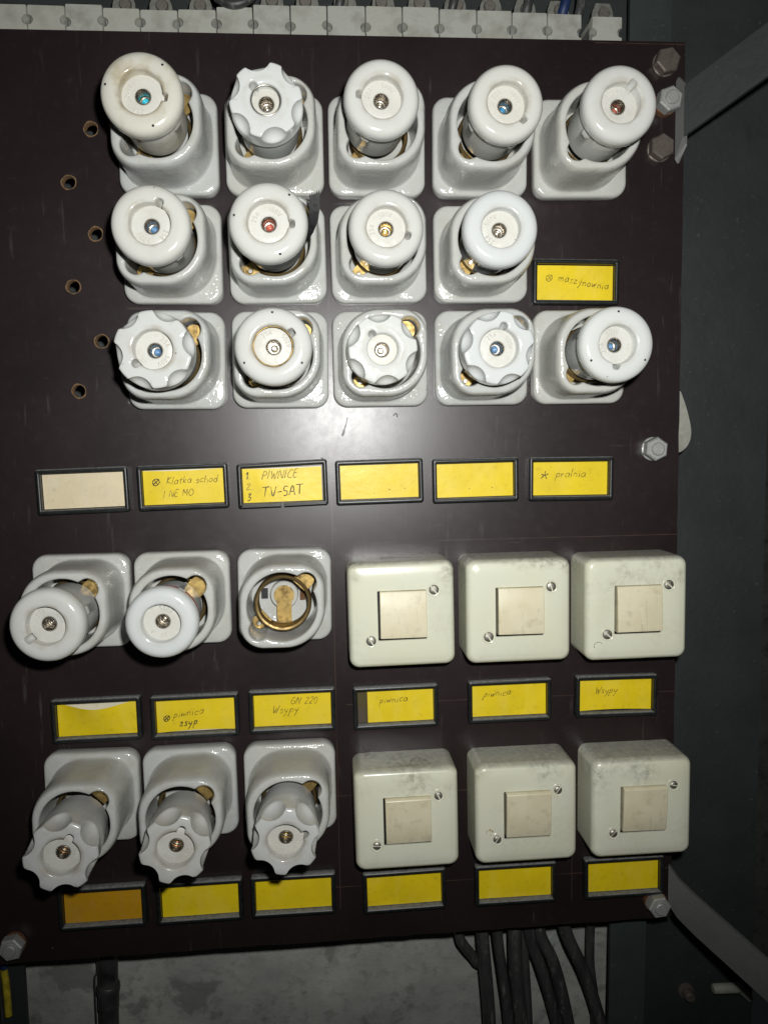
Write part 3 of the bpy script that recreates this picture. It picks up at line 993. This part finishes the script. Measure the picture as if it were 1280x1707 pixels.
        tp = put('tape', me, cap, label='black insulating tape with a frayed loose end')
        tp.rotation_euler = (0, 0, -cap.rotation_euler[2])

# ------------------------------------------------------------------ label holders
def frame_mesh(kind='plain', hy=15.4):
    hx = 30.2
    m = MB()
    wx, wy = 26.9, hy - 3.55
    R = [rrect(hx - .3, hy - .3, 1.6, 0), rrect(hx, hy, 1.8, .4), rrect(hx, hy, 1.8, 4.6), rrect(hx - .25, hy - .25, 1.7, 5.5), rrect(hx - .9, hy - .9, 1.2, 6.0),
         rrect(wx + 1.0, wy + 1.0, .6, 6.0), rrect(wx + .45, wy + .45, .4, 5.5), rrect(wx + .3, wy + .3, .3, 4.6), rrect(wx + .3, wy + .3, .3, .3)]
    if kind == 'broken':
        # the right half of the lower bar has sprung out and is bent; the frame gapes at the break
        def warp(p):
            x, y, z = p
            k = max(0, (x + 2) / 32)
            return (x + .8 * k, y + (1.2 * k if y > 0 else .5 * k), z + 1.2 * k * (1 if y < 0 else .2))
        R = [[warp(p) for p in r] for r in R]
    m.loft(R)
    if kind == 'broken':
        keep = []
        for f in m.f:
            c = sum((Vector(m.v[i]) for i in f), Vector()) / len(f)
            if c.y < 0 and any(m.v[i][0] > 20 for i in f) and any(m.v[i][0] < -20 for i in f):
                continue
            keep.append(f)
        m.f = keep
        for x0, x1, y0, y1 in ((-28.6, -1.4, 0, 0), (1.1, 29.2, .0, .5)):
            k1 = 1.2 if x1 > 5 else 0
            sec = [(hy - 0.15, 0.2), (hy - .15, 4.9), (hy - .9, 6.0), (wy + .9, 6.0), (wy + .3, 5.0), (wy + .3, .3)]
            m.loft([[(x0, -b + y0, z) for b, z in sec], [(x1, -b + y1, z + k1) for b, z in sec]], cap0=True, cap1=True)
    return m.mesh('label_frame', M_FRAME, True, 45)
FRAME = frame_mesh()
FRAME_C = frame_mesh('plain', 15.2)
FRAME_X = frame_mesh('broken')

def card_mesh(mat, sag=0.0, bulge=0.25, x0=-26.9, x1=26.9, y0=-11.6, y1=11.6, z=1.6, seed=0, dip=0.0, lean=0.0):
    r = random.Random(seed)
    NXc, NYc = 22, 6
    a, b, c = r.uniform(0, 6), r.uniform(0, 6), r.uniform(-.15, .15)
    rows = []
    for j in range(NYc + 1):
        row = []
        for i in range(NXc + 1):
            s, q = i / NXc, j / NYc
            x = x0 + (x1 - x0) * s
            yt = y1 - sag * math.sin(math.pi * s) ** 1.3 + c * (s - .5)
            yb = y0 + dip * math.sin(math.pi * s)
            y = yb + (yt - yb) * q
            zz = z + bulge * (math.sin(math.pi * s) * .7 + .3 * math.sin(a + 5 * s + 2 * q) + .15 * math.sin(b + 9 * s)) + lean * math.sin(math.pi * s) ** 2 * q
            row.append((x, y, zz))
        rows.append(row)
    m = MB()
    m.loft(rows, closed=False)
    return m.mesh('label_card', mat, True, 80)

def surf_z(bulge, z=1.6):
    return z + bulge * 1.16 + 0.12

G_LAB = 'black framed label holders on the panel'
# key, u, v, tilt, card material, bulge, sag, writing, label
LB = [
 ('A1', -161.4, -30.6, 1.3, M_BEIGE, .2, 0, [], 'black framed label holder with a blank beige card, leftmost below the fuses'),
 ('A2', -95.1, -29.4, 1.1, M_YELLOW, .45, .7, [('@', -21.0, 1.6, 4.6, M_INKD, .26), ('Klatka schod', -11.5, 2.2, 4.8, M_INK, .02), ('I NE MO', -14.4, -6.6, 4.6, M_INK, .02)], 'black framed yellow label pencilled Klatka schod'),
 ('A3', -28.4, -29.4, 1.1, M_YELLOW, .6, .4, [('1.', -24.6, 4.6, 4.8, M_INKD, 0), ('2.', -24.8, -2.4, 4.2, M_INK, 0), ('3', -24.6, -10.4, 4.8, M_INKD, 0), ('PIWNICE', -14.2, 4.4, 5.6, M_INK, .01), ('TV-SAT', -14.6, -8.2, 6.6, M_INKD, .06)], 'cracked black framed yellow label reading TV-SAT, its lower bar broken'),
 ('A4', 38.4, -28.6, .9, M_YELLOW, .35, 0, [], 'black framed blank yellow label below the middle fuse of the third row'),
 ('A5', 105.4, -29.0, .6, M_YELLOW, .45, 0, [], 'black framed blank yellow label with a faint smudge, left of the pralnia label'),
 ('A6', 173.3, -29.3, -.4, M_YELLOW, .2, 0, [('*', -21.4, .2, 5.2, M_INKD, 0), ('pralnia', -10.6, .8, 5.6, M_INK, .0)], 'black framed yellow label pencilled pralnia after a star'),
 ('MA', 176.0, 106.0, -.7, M_YELLOW, .15, 0, [('@', -20.6, 1.2, 4.4, M_INK, -.2), ('maszynownia', -12.0, 1.0, 5.0, M_INK, -.16)], 'black framed yellow label pencilled maszynownia below the top right fuse'),
 ('B1', -160.0, -189.0, .6, M_YELLOW, .3, 3.2, [('@', -19.6, 1.6, 3.2, M_INK, 0)], 'black framed yellow label whose card has slumped and bowed, leftmost below the capped fuses'),
 ('B2', -93.1, -189.3, .7, M_YELLOW, .5, .4, [('@', -22.4, -3.2, 4.0, M_INKD, 0), ('piwnica', -15.6, -1.2, 5.2, M_INK, .1), ('zsyp', -11.8, -7.2, 5.4, M_INKD, .04)], 'black framed yellow label pencilled piwnica zsyp'),
 ('B3', -25.8, -188.2, .2, M_YELLOW, .2, .2, [('GN 220', -1.4, 3.6, 4.8, M_INK, 0), ('Wsypy', -14.4, -2.6, 5.6, M_INK, .02)], 'black framed yellow label pencilled GN 220 and wsypy'),
 ('B4', 47.2, -188.7, .5, M_YELLOW, .3, .4, [('piwnica', -11.6, 2.0, 5.0, M_INK, .06)], 'black framed yellow piwnica label with a dark strip at the left of its card'),
 ('B5', 129.2, -187.8, .3, M_YELLOW, .1, 0, [('piwnica', -18.8, 2.6, 4.9, M_INK, .06)], 'black framed yellow piwnica label above the middle lower switch'),
 ('B6', 207.5, -187.4, -.5, M_YELLOW, .4, 0, [('Wsypy', -15.4, 1.4, 5.0, M_INK, .03)], 'black framed yellow label pencilled wsypy above the right lower switch'),
 ('C1', -162.6, -325.2, .6, M_AMBER, .15, 0, [], 'black framed blank amber label in the lower left corner of the panel'),
 ('C2', -94.9, -325.0, .6, M_YELLOW, .15, 0, [], 'black framed blank yellow label, second in the bottom row'),
 ('C3', -28.6, -324.4, .1, M_YELLOW, .15, 0, [], 'black framed blank yellow label, third in the bottom row'),
 ('C4', 51.4, -326.0, .9, M_YELLOW, .15, 0, [], 'black framed blank yellow label under the left lower switch'),
 ('C5', 133.2, -325.8, .2, M_YELLOW, .15, 0, [], 'black framed blank yellow label under the middle lower switch'),
 ('C6', 214.6, -325.6, .2, M_YELLOW, .15, 0, [], 'black framed blank yellow label under the right lower switch'),
]
for i, (k, u, v, tilt, mat, bulge, sag, writing, label) in enumerate(LB):
    t = thing('label_holder', label, 'label holder', u, v, 0, tilt, G_LAB)
    put('frame', FRAME_X if k == 'A3' else FRAME, t)
    kw = {}
    if k == 'B4':
        kw = dict(x0=-20.0)
    if k == 'B1':
        kw = dict(lean=6.5)
    if k in ('B2', 'B6'):
        kw = dict(dip=.9)
    card = put('card', card_mesh(mat, sag, bulge, seed=i, **kw), t)
    if sag >= .2 or k == 'B4':
        bk = card_mesh(M_OLIVE if k == 'B4' else M_WHITEP, 0, .05, z=.8, seed=i + 50, y1=11.75)
        put('backing_card', bk, t)
    if k in ('A4', 'A5'):
        m = MB()
        for q in range(3):
            m.loft([circle(rng.uniform(.2, .5), surf_z(bulge) , 10, rng.uniform(-8, 20), rng.uniform(-8, 4))], cap1=True)
        put('spot', m.mesh('spot', M_INK), card)
    mats = {}
    rr2 = random.Random(i + 11)
    for text, x, y, size, pen, rise in writing:
        mats.setdefault(pen.name, (pen, []))[1].extend(strokes(text, x, y, size, rr2.uniform(.05, .3), .10, .075, rise, seed=i * 7 + len(text)))
    for pen, ls in mats.values():
        m = MB()
        for q, l in enumerate(ls):
            m.ribbon(l, .62 if pen is M_INKD else .44, surf_z(bulge) + .012 * (q % 12), taper=.4)
        put('handwriting', m.mesh('handwriting', pen, False), card)

# ------------------------------------------------------------------ switches
def housing_mesh():
    m = MB()
    hx, hy = 35.6, 35.5
    R = [rrect(hx, hy, 6.5, 0, 10), rrect(hx, hy, 6.5, 27.5, 10)]
    for i in range(1, 8):
        a = math.pi / 2 * i / 7
        q = 6.0 * (1 - math.cos(a))
        R.append(rrect(hx - q * .72, hy - q * .72, 6.5 - q * .3, 27.5 + 5.6 * math.sin(a), 10))
    R += [rrect(hx - 5.4, hy - 5.4, 4.2, 33.43, 10), rrect(hx - 6.8, hy - 6.8, 3.8, 33.68, 10), rrect(hx - 8.6, hy - 8.6, 3.2, 33.86, 10), rrect(hx - 10.6, hy - 10.6, 2.5, 33.98, 10), rrect(hx - 13, hy - 13, 2, 34.05, 10),
          rrect(16.5, 16.9, .8, 34.05, 10), rrect(16.2, 16.6, .6, 33.7, 10), rrect(16.2, 16.6, .6, 27, 10)]
    m.loft(R, cap1=True)
    return m.mesh('switch_housing', M_SWITCH, True, 40)
HOUSING = housing_mesh()
def rocker_mesh(low_out):
    """square rocker with its pressed edge bevelled"""
    s = -1 if low_out else 1
    m = MB()
    hx = 15.5
    prof = [(15.9, 28.5), (15.9, 34.4), (15.6, 36.2), (15.2, 36.9), (13.4 if low_out else 14.6, 37.2), (0, 36.9), (-14.9, 35.7), (-15.6, 35.3), (-15.8, 34.6), (-15.9, 28.5)]
    sec = [(s * y, z) for y, z in prof]
    rows = [[(x, y * f, z - d) for y, z in sec] for x, d, f in ((-hx, .35, .992), (-hx + .3, .08, 1), (-hx + .8, 0, 1), (hx - .8, 0, 1), (hx - .3, .08, 1), (hx, .35, .992))]
    m.loft(rows, closed=False)
    for end in (rows[0], rows[-1]):
        m.f.append(tuple(m.ring(end)))
    return m.mesh('rocker', M_ROCKER, True, 25)
ROCK_A, ROCK_B = rocker_mesh(True), rocker_mesh(False)
def screw_mesh(mat, r=3.4):
    m = MB()
    # domed head with a real slot: two half domes
    for sgn in (1, -1):
        rows = []
        for j in range(6):
            q = j / 5
            row = []
            for i in range(15):
                a = math.pi * i / 14
                rad = r * math.cos(q * 1.15)
                x, y = rad * math.cos(a), max(.5, rad * math.sin(a))
                row.append((x, sgn * y, .1 + 1.35 * math.sin(q * 1.15)))
            rows.append(row)
        m.loft(rows, closed=False, cap1=True)
        m.f.append(tuple(m.ring([rows[j][0] for j in range(6)] + [rows[j][-1] for j in range(5, -1, -1)])))
    m.loft([circle(r * .97, .02, 28)], cap1=True)
    return m.mesh('screw_head', mat, True, 40)
SCREW, SCREWD = screw_mesh(M_SCREW), screw_mesh(M_SCREW, 2.9)
m = MB()
m.loft([circle(4.6, .03, 32), circle(4.2, .26, 32), circle(3.8, .06, 32), circle(3.3, .05, 32)])
SCREWREC = m.mesh('screw_recess', M_SWITCH)
m = MB()
m.loft([rrect(16.1, 16.5, .5, 33.3, 4), rrect(16.1, 16.5, .5, 27.3, 4)], cap1=True)
GAP_SHADE = m.mesh('rocker_gap_shade', M_DARK, False)  # dark lining painted in as the shade of the gap round the rocker
G_SW = 'square ivory rocker switches at the lower right'
SW = [(49.8, -116.2, .6, True, 'ivory rocker switch directly right of the empty fuse holder'),
      (129.0, -116.4, .2, True, 'ivory rocker switch in the middle of the upper switch row, smudged along its top'),
      (210.6, -117.6, .2, True, 'ivory rocker switch at the right end of the upper row, its rocker scratched'),
      (51.2, -258.4, .5, False, 'ivory rocker switch at the left of the lower row, grey smear on its top edge'),
      (134.2, -258.6, .3, False, 'ivory rocker switch in the middle of the lower row, rust stain at its left screw'),
      (216.2, -259.0, 0, False, 'grimy ivory rocker switch at the right end of the lower row beside the strap')]
for i, (u, v, tilt, lo, label) in enumerate(SW):
    rk = random.Random(i + 3)
    t = thing('rocker_switch', label, 'switch', u, v, 0, tilt, G_SW)
    hs = put('housing', HOUSING, t)
    put('rocker', ROCK_A if lo else ROCK_B, t, (.7, .5 if lo else .4, 0), (0, 0, rk.uniform(-.012, .012)))
    put('rocker_gap_shade', GAP_SHADE, t)
    for dx, dy in ((21.5, 16.3), (-21.2, -16.6)):
        sc = put('screw', SCREW if lo else SCREWD, t, (dx, dy, 33.95), (0, 0, rk.uniform(0, 6.28) if not lo else math.radians(-55 + rk.uniform(-25, 25))))
        put('screw_recess', SCREWREC, sc, (0, 0, .05))
    if i == 2:
        m = MB()
        m.ribbon([(1.5, 2), (2.2, -7), (4.0, -9.2), (1.5, -9.0)], .7, 37.25)
        put('scratch', m.mesh('scratch', M_WHITEP), t)
        m = MB()
        m.ribbon([(p[0], p[1]) for p in catmull([(-30.4, -25.5, 0), (-29.8, -22.5, 0), (-26.6, -21.6, 0), (-24.8, -23.0, 0)], 4)], .28, 34.1, taper=.4)
        put('mark', m.mesh('mark', M_SMEAR), t)
    if i == 4:
        m = MB()
        for q in range(7):
            a, r0 = rk.uniform(0, 6.28), rk.uniform(.3, 1.0)
            m.loft([circle(r0, 34.12 + .01 * q, 12, -26.5 + 2.2 * math.cos(a), -11.5 + 2.0 * math.sin(a))], cap1=True)
        put('rust_stain', m.mesh('rust_stain', plain('rust_stain', (0.36, 0.24, 0.09), .8, .4, 900)), t)

# ------------------------------------------------------------------ bolts
def hex_ring(r, z, rot=0):
    return [(r * math.cos(math.pi / 3 * i + rot), r * math.sin(math.pi / 3 * i + rot), z) for i in range(6)]
def bolt(u, v, rot, mat, wmat, label, stud=False, af=7.6, hh=6.5, washer=8.6, stack=1.6):
    t = thing('hex_bolt', label, 'bolt', u, v, 0, rot, 'hex bolts round the edge of the panel')
    m = MB()
    m.loft([circle(washer, 0, 36), circle(washer, stack - .3, 36), circle(washer - .4, stack, 36)], cap1=True)
    put('washer', m.mesh('washer', wmat), t)
    m = MB()
    r = af / math.cos(math.pi / 6)
    m.loft([hex_ring(r, stack), hex_ring(r, stack + hh - 1.4), hex_ring(r * .97, stack + hh - .8), hex_ring(r * .86, stack + hh)], cap1=True)
    put('head', m.mesh('bolt_head', mat, False), t)
    if stud:
        m = MB()
        z0 = stack + hh
        m.loft([circle(4.6, z0 - .2, 28), circle(4.5, z0 + 1.6, 28), circle(3.9, z0 + 2.2, 28)], cap1=True)
        put('stud', m.mesh('stud', mat), t)
    return t
bolt(238.2, 252.3, 12, M_BOLT, M_BOLT, 'dull brown hex bolt in the top right corner of the panel')
bolt(238.2, 225.3, 20, M_ZINC, M_RUST, 'bright zinc nut on a stud between the two dull bolts, by the upper strap', True, 7.4, 8, 8.0, 5)
bolt(235.2, 196.0, 28, M_BOLT, M_BOLT, 'dull brown hex bolt just below the upper strap')
bolt(233.2, -9.5, 25, M_ZINC, M_ZINC, 'zinc nut on a stud alone on the right edge, level with the labels', True, 7.4, 7, 8.4, 3)
bolt(239.6, -347.2, 5, M_ZINC, M_RUST, 'pale zinc nut with rusty washer at the lower right corner by the strap', True, 7.4, 8, 8.4, 4)
bolt(-225.4, -349.7, 10, M_ZINC, M_RUST, 'pale zinc nut at the lower left corner of the panel', True, 7.4, 7, 8.0, 3)

# ------------------------------------------------------------------ straps
def strap(name, label, path, w, thick, mat):
    """flat bar bent along path (centre points in u, v, h); w = width vector"""
    t = thing(name, label, 'strap', group='painted steel straps at the right of the panel')
    m = MB()
    rings = []
    P = [Vector(p) for p in path]
    Wv = Vector(w)
    for i, p in enumerate(P):
        tg = (P[min(i + 1, len(P) - 1)] - P[max(i - 1, 0)]).normalized()
        n = tg.cross(Wv).normalized() * thick / 2
        a = Wv / 2
        rings.append([tuple(p + a - n), tuple(p + a + n), tuple(p - a + n), tuple(p - a - n)])
    m.loft(rings, cap0=True, cap1=True)
    put('flat_bar', m.mesh(name, mat, True, 30), t)
    return t
s = strap('steel_strap', 'dark grey painted steel strap running up to the right from the panel edge',
      [(250.6, 219, 5.5), (253, 221.0, 7.5), (296, 248.3, 45), (345, 278.5, 82), (420, 325, 140)], (0, 33.5, 0), 3, M_STRAP)
m = MB()
m.loft([[(246.6, 190, .3), (248.2, 187, .3), (249.6, 187, .3), (249.6, 244, .3), (248.2, 244, .3), (246.6, 241, .3)], [(249.9, 204, 6.5), (251.2, 198, 6.5), (252.2, 197, 6.5), (252.2, 236, 6.5), (251.2, 236, 6.5), (249.9, 233, 6.5)]], cap0=True, cap1=True)
put('bent_foot', m.mesh('bent_foot', M_STRAPD, False), s)  # flash light on this tilted face is put into the paler paint
strap('steel_strap', 'dusty grey painted steel strap running down to the right from the lower panel corner',
      [(249, -333, 4), (254.5, -342, 8), (264.5, -351.5, 16), (322, -397, 70), (422, -475, 160)], (0, 30, 0), 3, M_STRAPD)

# ------------------------------------------------------------------ pieces seen beside and below the panel
t = thing('pale_lug', 'pale oval plate peeping out behind the right panel edge beside the zinc nut', 'plate')
m = MB()
ol = [(244, 34), (258, 33), (262, 27), (265.5, 17), (268, 7), (268.6, 0), (267, -6), (263.6, -10.5), (258, -13), (244, -13)]
m.prism([(p[0], p[1]) for p in catmull([(a, b, 0) for a, b in ol], 3)], -18, -14)
put('plate', m.mesh('pale_lug', M_PALE, True, 30), t)

CAB = [
 ([(92, -340, -30), (97.5, -387, -35), (101.5, -399, -37), (112, -416, -42), (122, -440, -48), (130, -560, -50)], 4.0, 'thin black cable, leftmost, slanting behind its thicker neighbour'),
 ([(114, -340, -30), (115.6, -387, -33), (117.4, -411, -34), (121.5, -465, -36), (126, -570, -38)], 5.2, 'thick grey black cable, second from the left below the panel'),
 ([(124, -340, -26), (127, -388, -30), (131.5, -422, -33), (137, -466, -36), (146, -570, -40)], 4.2, 'dusty black cable with white smears, third from the left below the panel'),
 ([(140, -340, -30), (141.5, -388, -33), (142.4, -423, -34), (147, -467, -36), (152, -570, -38)], 5.6, 'thickest black cable hanging straight below the panel'),
 ([(148, -340, -38), (149.6, -388, -42), (151.4, -423, -43), (154, -467, -44), (158, -570, -46)], 4.4, 'black cable half hidden behind the thickest one'),
 ([(148, -340, -28), (153, -390, -33), (162.4, -419, -36), (177, -470, -42), (200, -570, -48)], 4.6, 'black cable slanting right from the middle of the bundle'),
 ([(156, -340, -30), (161.4, -389, -35), (174.2, -420, -38), (187, -470, -44), (206, -570, -50)], 5.0, 'black cable slanting right past a white splash on the wall'),
 ([(172, -340, -26), (181.4, -388, -31), (198, -427, -35), (213, -473, -40), (240, -570, -50)], 5.2, 'black cable crossing in front of the two rightmost cables'),
 ([(206, -340, -42), (206.4, -387, -44), (206.8, -427, -46), (212, -472, -48), (214, -570, -50)], 3.6, 'thin black cable hanging straight beside the green upright'),
]
for path, r, label in CAB:
    t = thing('cable', label, 'cable', path[0][0], path[0][1], 0, 0, 'black cables below the panel')
    m = MB()
    m.tube([(x - path[0][0], y - path[0][1], z) for x, y, z in catmull(path, 7)], r, 14)
    put('sheath', m.mesh('cable', M_RUBBER, True, 60), t)
t = thing('conduit_pipe', 'dark painted conduit pipe with a coupling below the panel at the left', 'pipe', -176, -360, -46)
m = MB()
m.tube([(1, 60, 0), (1, 0, 0), (.4, -42, 0), (-.2, -60, 0)], 7.3, 24)
m.tube([(-.6, -75, 0), (-2.0, -130, 0), (-4, -240, 0)], 7.3, 24)
put('tube', m.mesh('pipe', M_PIPE, True, 40), t)
m = MB()
m.tube([(.0, -57, 0), (-.1, -58, 0), (-.2, -62, 0), (-.4, -66, 0), (-.6, -72, 0), (-.8, -77, 0), (-.9, -78, 0)], 8, 24, [7.4, 8.4, 8.8, 8.0, 7.9, 7.8, 7.3])
put('coupling', m.mesh('coupling', M_PIPE, True, 50), t)
t = thing('thin_wire', 'thin black wire running down along the conduit pipe', 'wire', -186, -360, -50)
m = MB()
m.tube(catmull([(1, 60, 0), (.8, -20, 0), (.6, -50, 0), (-1.5, -62, 1), (-1.8, -160, 0)], 6), .55, 8)
put('strand', m.mesh('wire', M_RUBBER), t)
t = thing('earth_wire', 'yellow and blue wire ends hanging below the lower left bolt', 'wire', -243.6, -372, -24)
m = MB()
m.tube(catmull([(-1, -14, 0), (0, -25, 0), (.5, -50, 0)], 5), 2.6, 12)
put('yellow_core', m.mesh('yellow_core', M_WIREY), t)
m = MB()
m.tube(catmull([(-1.5, 20, -2), (-.5, 5, -1), (-.6, -13, 0)], 5), 2.6, 12)
put('blue_core', m.mesh('blue_core', M_WIREB), t)
m = MB()
m.tube(catmull([(-3, 18, 3), (-3.6, -20, 2), (-4, -80, 0)], 5), 1.0, 10)
put('black_core', m.mesh('black_core', M_RUBBER), t)

t = thing('wall_stud', 'rusty bolt stub on the cabinet wall below the lower strap', 'bolt', 294.5, -468, -60)
m = MB()
m.loft([circle(7, 0, 24), circle(6.5, 1.5, 24), circle(4.4, 2.0, 24), circle(4.2, 9, 24), circle(3.4, 10, 24)], cap1=True)
put('stub', m.mesh('wall_stud', M_BOLT), t)
t = thing('wall_pin', 'pale metal pin lying across the cabinet wall below the lower strap', 'pin', 314, -462, -52)
m = MB()
m.tube([(0, 0, 0), (1, 0, 0), (20, -.6, 0), (24, -1, -1)], 4.2, 16, [3.2, 4.0, 4.2, 4.2])
m.tube([(22, -1, -1), (28, -6, -1), (34, -13, -3)], 3.2, 12)
put('pin_body', m.mesh('wall_pin', M_PALE), t)

# white paint splash on the concrete between the cables
t = thing('paint_splash', 'white paint splash on the concrete between the slanting cables', 'stain', 183, -411, -64.9)
m = MB()
sp = []
for i in range(26):
    a = 2 * math.pi * i / 26
    r = 8 * (1 + .45 * math.sin(3 * a + 1) + .3 * rng.uniform(-1, 1))
    sp.append((r * math.cos(a) * .9, r * math.sin(a) * 1.25))
m.prism(sp, 0, .25)
put('splash', m.mesh('paint_splash', plain('thin_white_paint', (0.33, 0.35, 0.34), .8, .4, 120), True, 30), t)

# ------------------------------------------------------------------ porcelain terminal blocks along the top
seams = [-212.0, -187.4, -163.0, -138.7, -114.5, -89.8, -64.4, -40.1, -15.2, 9.6, 35.6, 60.7, 86.0, 111.9, 136.4, 161.2, 185.8]
tops = [289.4, 289.2, 290.3, 288.3, 287.9, 288.4, 290.8, 292.6, 292.8, 293.2, 293.4, 293.6, 292.8, 292.4, 291.6, 291.2, 290.2]
ordn = ['first', 'second', 'third', 'fourth', 'fifth', 'sixth', 'seventh', 'eighth', 'ninth', 'tenth', 'eleventh', 'twelfth', 'thirteenth', 'fourteenth', 'fifteenth', 'sixteenth', 'seventeenth']
TV = 279.5
def clamp_mesh():
    m = MB()
    m.prism([(-8.5, 0), (8.5, 0), (7.2, 9), (5, 14), (-5, 14), (-7.2, 9)], -2, 0)
    m.prism([(-9.5, 0), (9.5, 0), (9.5, 2.2), (-9.5, 2.2)], 0, 3.0)
    return m.mesh('clamp', M_CLAMP, False)
CLAMP = clamp_mesh()
m = MB()
m.loft([circle(4.2, 0, 24), circle(4.2, 2, 24), circle(3.6, 2.8, 24)], cap1=True)
CSCREW = m.mesh('clamp_screw', M_SCREW)
G_T = 'porcelain terminal blocks above the panel'
for i, x0 in enumerate(seams):
    x1 = seams[i + 1] if i < 16 else 0
    if i == 16:
        x0, x1 = 192.6, 214.4
    if i == 15:
        x1 = 185.6
    w = x1 - x0
    if i == 0:
        lab = 'porcelain terminal block at the left edge of the photo above the panel'
    elif i == 16:
        lab = 'last porcelain terminal block at the right end of the strip, after the wide gap'
    else:
        lab = '%s porcelain terminal block from the left in the strip above the panel' % ordn[i]
    rk = random.Random(i)
    t = thing('terminal_block', lab, 'terminal block', (x0 + x1) / 2, TV, -40, rk.uniform(-.4, .4), G_T)
    g = .3
    hx = w / 2 - g
    nr = 3.2
    cy = rk.uniform(-.8, .8)
    cyl = rk.uniform(-.8, .8)
    tp = tops[i] - TV
    ol = [(-hx, -30), (hx, -30)]
    ol += [(hx - nr * math.sin(a), cy - nr * math.cos(a)) for a in [math.pi * q / 10 for q in range(11)]]
    ol += [(hx, tp - .6), (hx - .6, tp + rk.uniform(-.2, .2)), (-hx + .6, tp + rk.uniform(-.2, .2)), (-hx, tp - .6)]
    ol += [(-hx + nr * math.sin(a), cyl + nr * math.cos(a)) for a in [math.pi * q / 10 for q in range(11)]]
    m = MB()
    m.loft([[(x, y, z) for x, y in ol] for z in (0, 24.6)] + [[(x * .985, y - (.25 if y > 5 else 0), 25.0) for x, y in ol]], cap0=True, cap1=True)
    put('body', m.mesh('terminal_body', M_TERM, True, 30), t)
    m = MB()
    m.box(-hx - .05, -hx + 5, -14, 6, 2, 19.0)
    m.box(hx - 5, hx + .05, -14, 6, 2, 19.0)
    put('wire_channel', m.mesh('wire_channel', M_TERMHOLE, False), t)
    if i >= 3:
        cl = put('clamp', CLAMP, t, (rk.uniform(-1, 1), tp + .3, 14), (0, 0, rk.uniform(-.06, .06)))
        put('clamp_screw', CSCREW, cl, (rk.uniform(-2, 2), 7, 0))
    else:
        m = MB()
        m.tube(catmull([(-8, tp + 2, 16), (-2, tp + 1.2, 20), (9, tp + 3, 15)], 5), 1.6, 10)
        put('wire_end', m.mesh('wire_end', M_RUBBER), t)
# dark wires dropping into the terminals
for k, (x, rr_) in enumerate(((-52, 9.0), (20, 3.0), (98, 3.0), (150, 3.4), (176, 3.6), (187, 3.2))):
    t = thing('feed_wire', ['thick black cable end dipping in front of the terminal blocks', 'thin dark wire over the tenth terminal block', 'dark wire over the thirteenth terminal block',
                            'dark wire over the fifteenth terminal block', 'bluish wire left of the gap in the terminal blocks', 'dark wire dropping into the gap between the last terminal blocks'][k], 'wire', x, 296, -24, 0, 'wires above the terminal blocks')
    m = MB()
    if k == 0:
        m.tube(catmull([(-16, 26, 4), (-13, 4, 8), (-4, -3.5, 10), (6, -2.5, 10), (14, 6, 8), (16, 26, 4)], 6), 3.4, 12)
    else:
        m.tube(catmull([(2, 40, 0), (0, 10, 4), (-2, -1 if k < 5 else -4, 2), (-2, -6, -6)], 5), rr_, 12)
    put('sheath', m.mesh('feed_wire', M_WIREB if k == 4 else M_RUBBER, True, 60), t)
